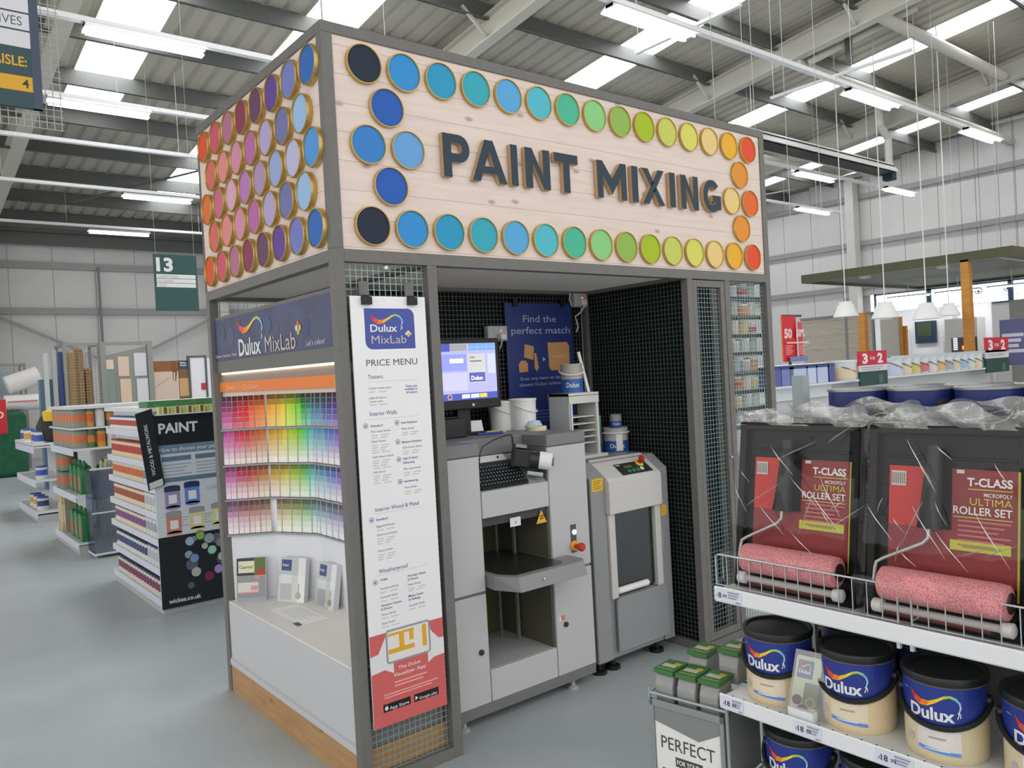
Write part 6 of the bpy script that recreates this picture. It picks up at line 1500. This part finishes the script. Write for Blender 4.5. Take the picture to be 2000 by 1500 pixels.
def pend(x, y, z, lb, s_=1.0):
    t = thing('pendant_lamp', lb, 'pendant lamp', (x, y, z), 'white pendant lamps over the showroom')
    MB(mat((226, 226, 224), .5)).lathe([(.27*s_, 0), (.25*s_, .05), (.20*s_, .16*s_), (.17*s_, .26*s_), (.14*s_, .27*s_), (.14*s_, .33*s_), (.02, .34*s_), (.0, .34*s_)], (x, y, z), 28, caps=False).build('lamp_shade', t, smooth=True)
    MB(mat((210, 212, 210), .5)).tube([(x, y, z+.33*s_), (x, y, zr(y)-.02)], .012, 6).build('cord', t)
pend(14.6, 5.83, 2.40, 'white pendant lamp, left of the row in front of the showroom', .95); pend(14.6, 5.0, 2.30, 'white pendant lamp, second from the left of the row', .98)
pend(14.8, 4.28, 2.22, 'white pendant lamp, third from the left of the row, against the bright window', .95); pend(15.7, 4.23, 2.284, 'white pendant lamp partly lost against the pale kitchen units', .76)
for i, y in enumerate((4.4, 5.6, 6.8)):
    t = thing('showroom_light', 'bright ceiling light over the white kitchen wall, %s of three' % ('right', 'middle', 'left')[i], 'ceiling light', (19.6, y, 3.0), 'showroom lights above the kitchen wall')
    MB(HOUS).box(19.45, 19.75, y-.5, y+.5, 3.02, 3.06).tube([(19.6, y, 3.06), (19.6, y, 3.42)], .008, 6).build('housing', t)
    MB(mat((255, 255, 255), .3, emit=14)).box(19.48, 19.72, y-.47, y+.47, 3.005, 3.02).build('diffuser', t)
# pale kitchen displays
KW = mat((232, 232, 234), .35)
MB(KW).box(20.5, 20.56, 5.2, 9.0, 0, 2.72).build('kitchen_wall', label='bright white kitchen display wall below the strip window', cat='display wall')
MB(mat((240, 240, 244), .3)).box(20.35, 20.48, 7.2, 8.1, .9, 2.2).build('kitchen_unit', label='white glossy kitchen unit at left of the display wall', cat='cupboard', bevel=.01)
MB(mat((190, 194, 200), .4)).box(20.2, 20.48, 6.0, 6.25, 0, 2.45).build('kitchen_unit', label='pale grey tall kitchen unit beside the tall timber post', cat='cupboard')
MB(mat((216, 216, 212), .4)).box(19.6, 20.1, 5.2, 5.95, 0, 2.35).build('kitchen_unit', label='cream tall kitchen unit beside the tall timber post', cat='cupboard')
t = thing('wall_picture', 'framed dark picture on the white kitchen wall', 'picture', (20.4, 6.8, 1.9))
MB(mat((40, 60, 80), .4)).box(20.42, 20.49, 6.52, 7.05, 1.80, 2.38).build('frame', t); MB(mat((64, 76, 50), .5)).box(20.41, 20.42, 6.62, 6.98, 1.98, 2.34).build('print', t)
t = thing('lit_stand', 'dark stand with a column of small blue lights beside the tall timber post', 'display stand', (17.6, 4.95, 0))
MB(mat((70, 60, 46), .5)).box(17.5, 17.6, 4.45, 4.95, 0, 1.85).build('board', t)
mb = MB(mat((190, 200, 255), .4, emit=2.0))
for i in range(7): mb.box(17.48, 17.5, 4.82, 4.90, 1.58+.04*i, 1.60+.04*i)
mb.build('light_column', t); MB(mat((255, 110, 40), .4, emit=2)).box(17.48, 17.5, 4.66, 4.72, 1.58, 1.66).build('orange_light', t)
MB(mat((150, 150, 145), .5)).box(18.5, 18.58, 1.4, 4.1, 0, 2.62).use(mat((110, 112, 110), .5)).box(18.48, 18.6, 2.75, 2.83, 0, 3.36).build('display_wall', label='grey display wall at the right edge behind the tall timber post', cat='display wall')
MB(mat((176, 158, 130), .5)).box(17.6, 17.68, .6, 2.2, 0, 2.4).build('display_wall', label='beige display panel cut by the right edge', cat='display wall')
mb = MB(mat((96, 96, 140), .5)); mb.box(17.0, 17.04, 3.2, 3.78, 1.2, 2.15); f = F((16.999, 3.78, 1.2), (0, -1, 0)); mb.use(mat((206, 206, 220), .5)).lines(f, .04, .66, 4, .4, .07, .11, 0); mb.build('violet_sign', label='violet sign with white lines behind the farther 3 FOR 2 sign', cat='sign')
# lattice screens in front of the right strip windows
for i, (y0, y1) in enumerate(((6.5, 7.0), (5.6, 6.0))):
    mb = MB(mat((70, 90, 150), .5)); fr = F((23.6, y1, 3.05), (0, -1, 0)); n = int((y1-y0)/.24)
    for j in range(n): mb.ring(fr, .12+.24*j, .2, .11, .03, 0, 14); mb.disc(fr, .12+.24*j, .18, .045, .001, 12)
    mb.tube([fr.p(0, 0, 0), fr.p(y1-y0, 0, 0)], .01, 5).tube([fr.p(0, .42, 0), fr.p(y1-y0, .42, 0)], .01, 5).tube([fr.p(0, .42, 0), (23.6, y1, zr(y1)-.01)], .006, 5).tube([fr.p(y1-y0, .42, 0), (23.6, y0, zr(y0)-.01)], .006, 5)
    mb.build('lattice_screen', label='blue and white lattice pattern in front of the strip window, %s of the two' % ('left', 'right')[i], cat='screen')
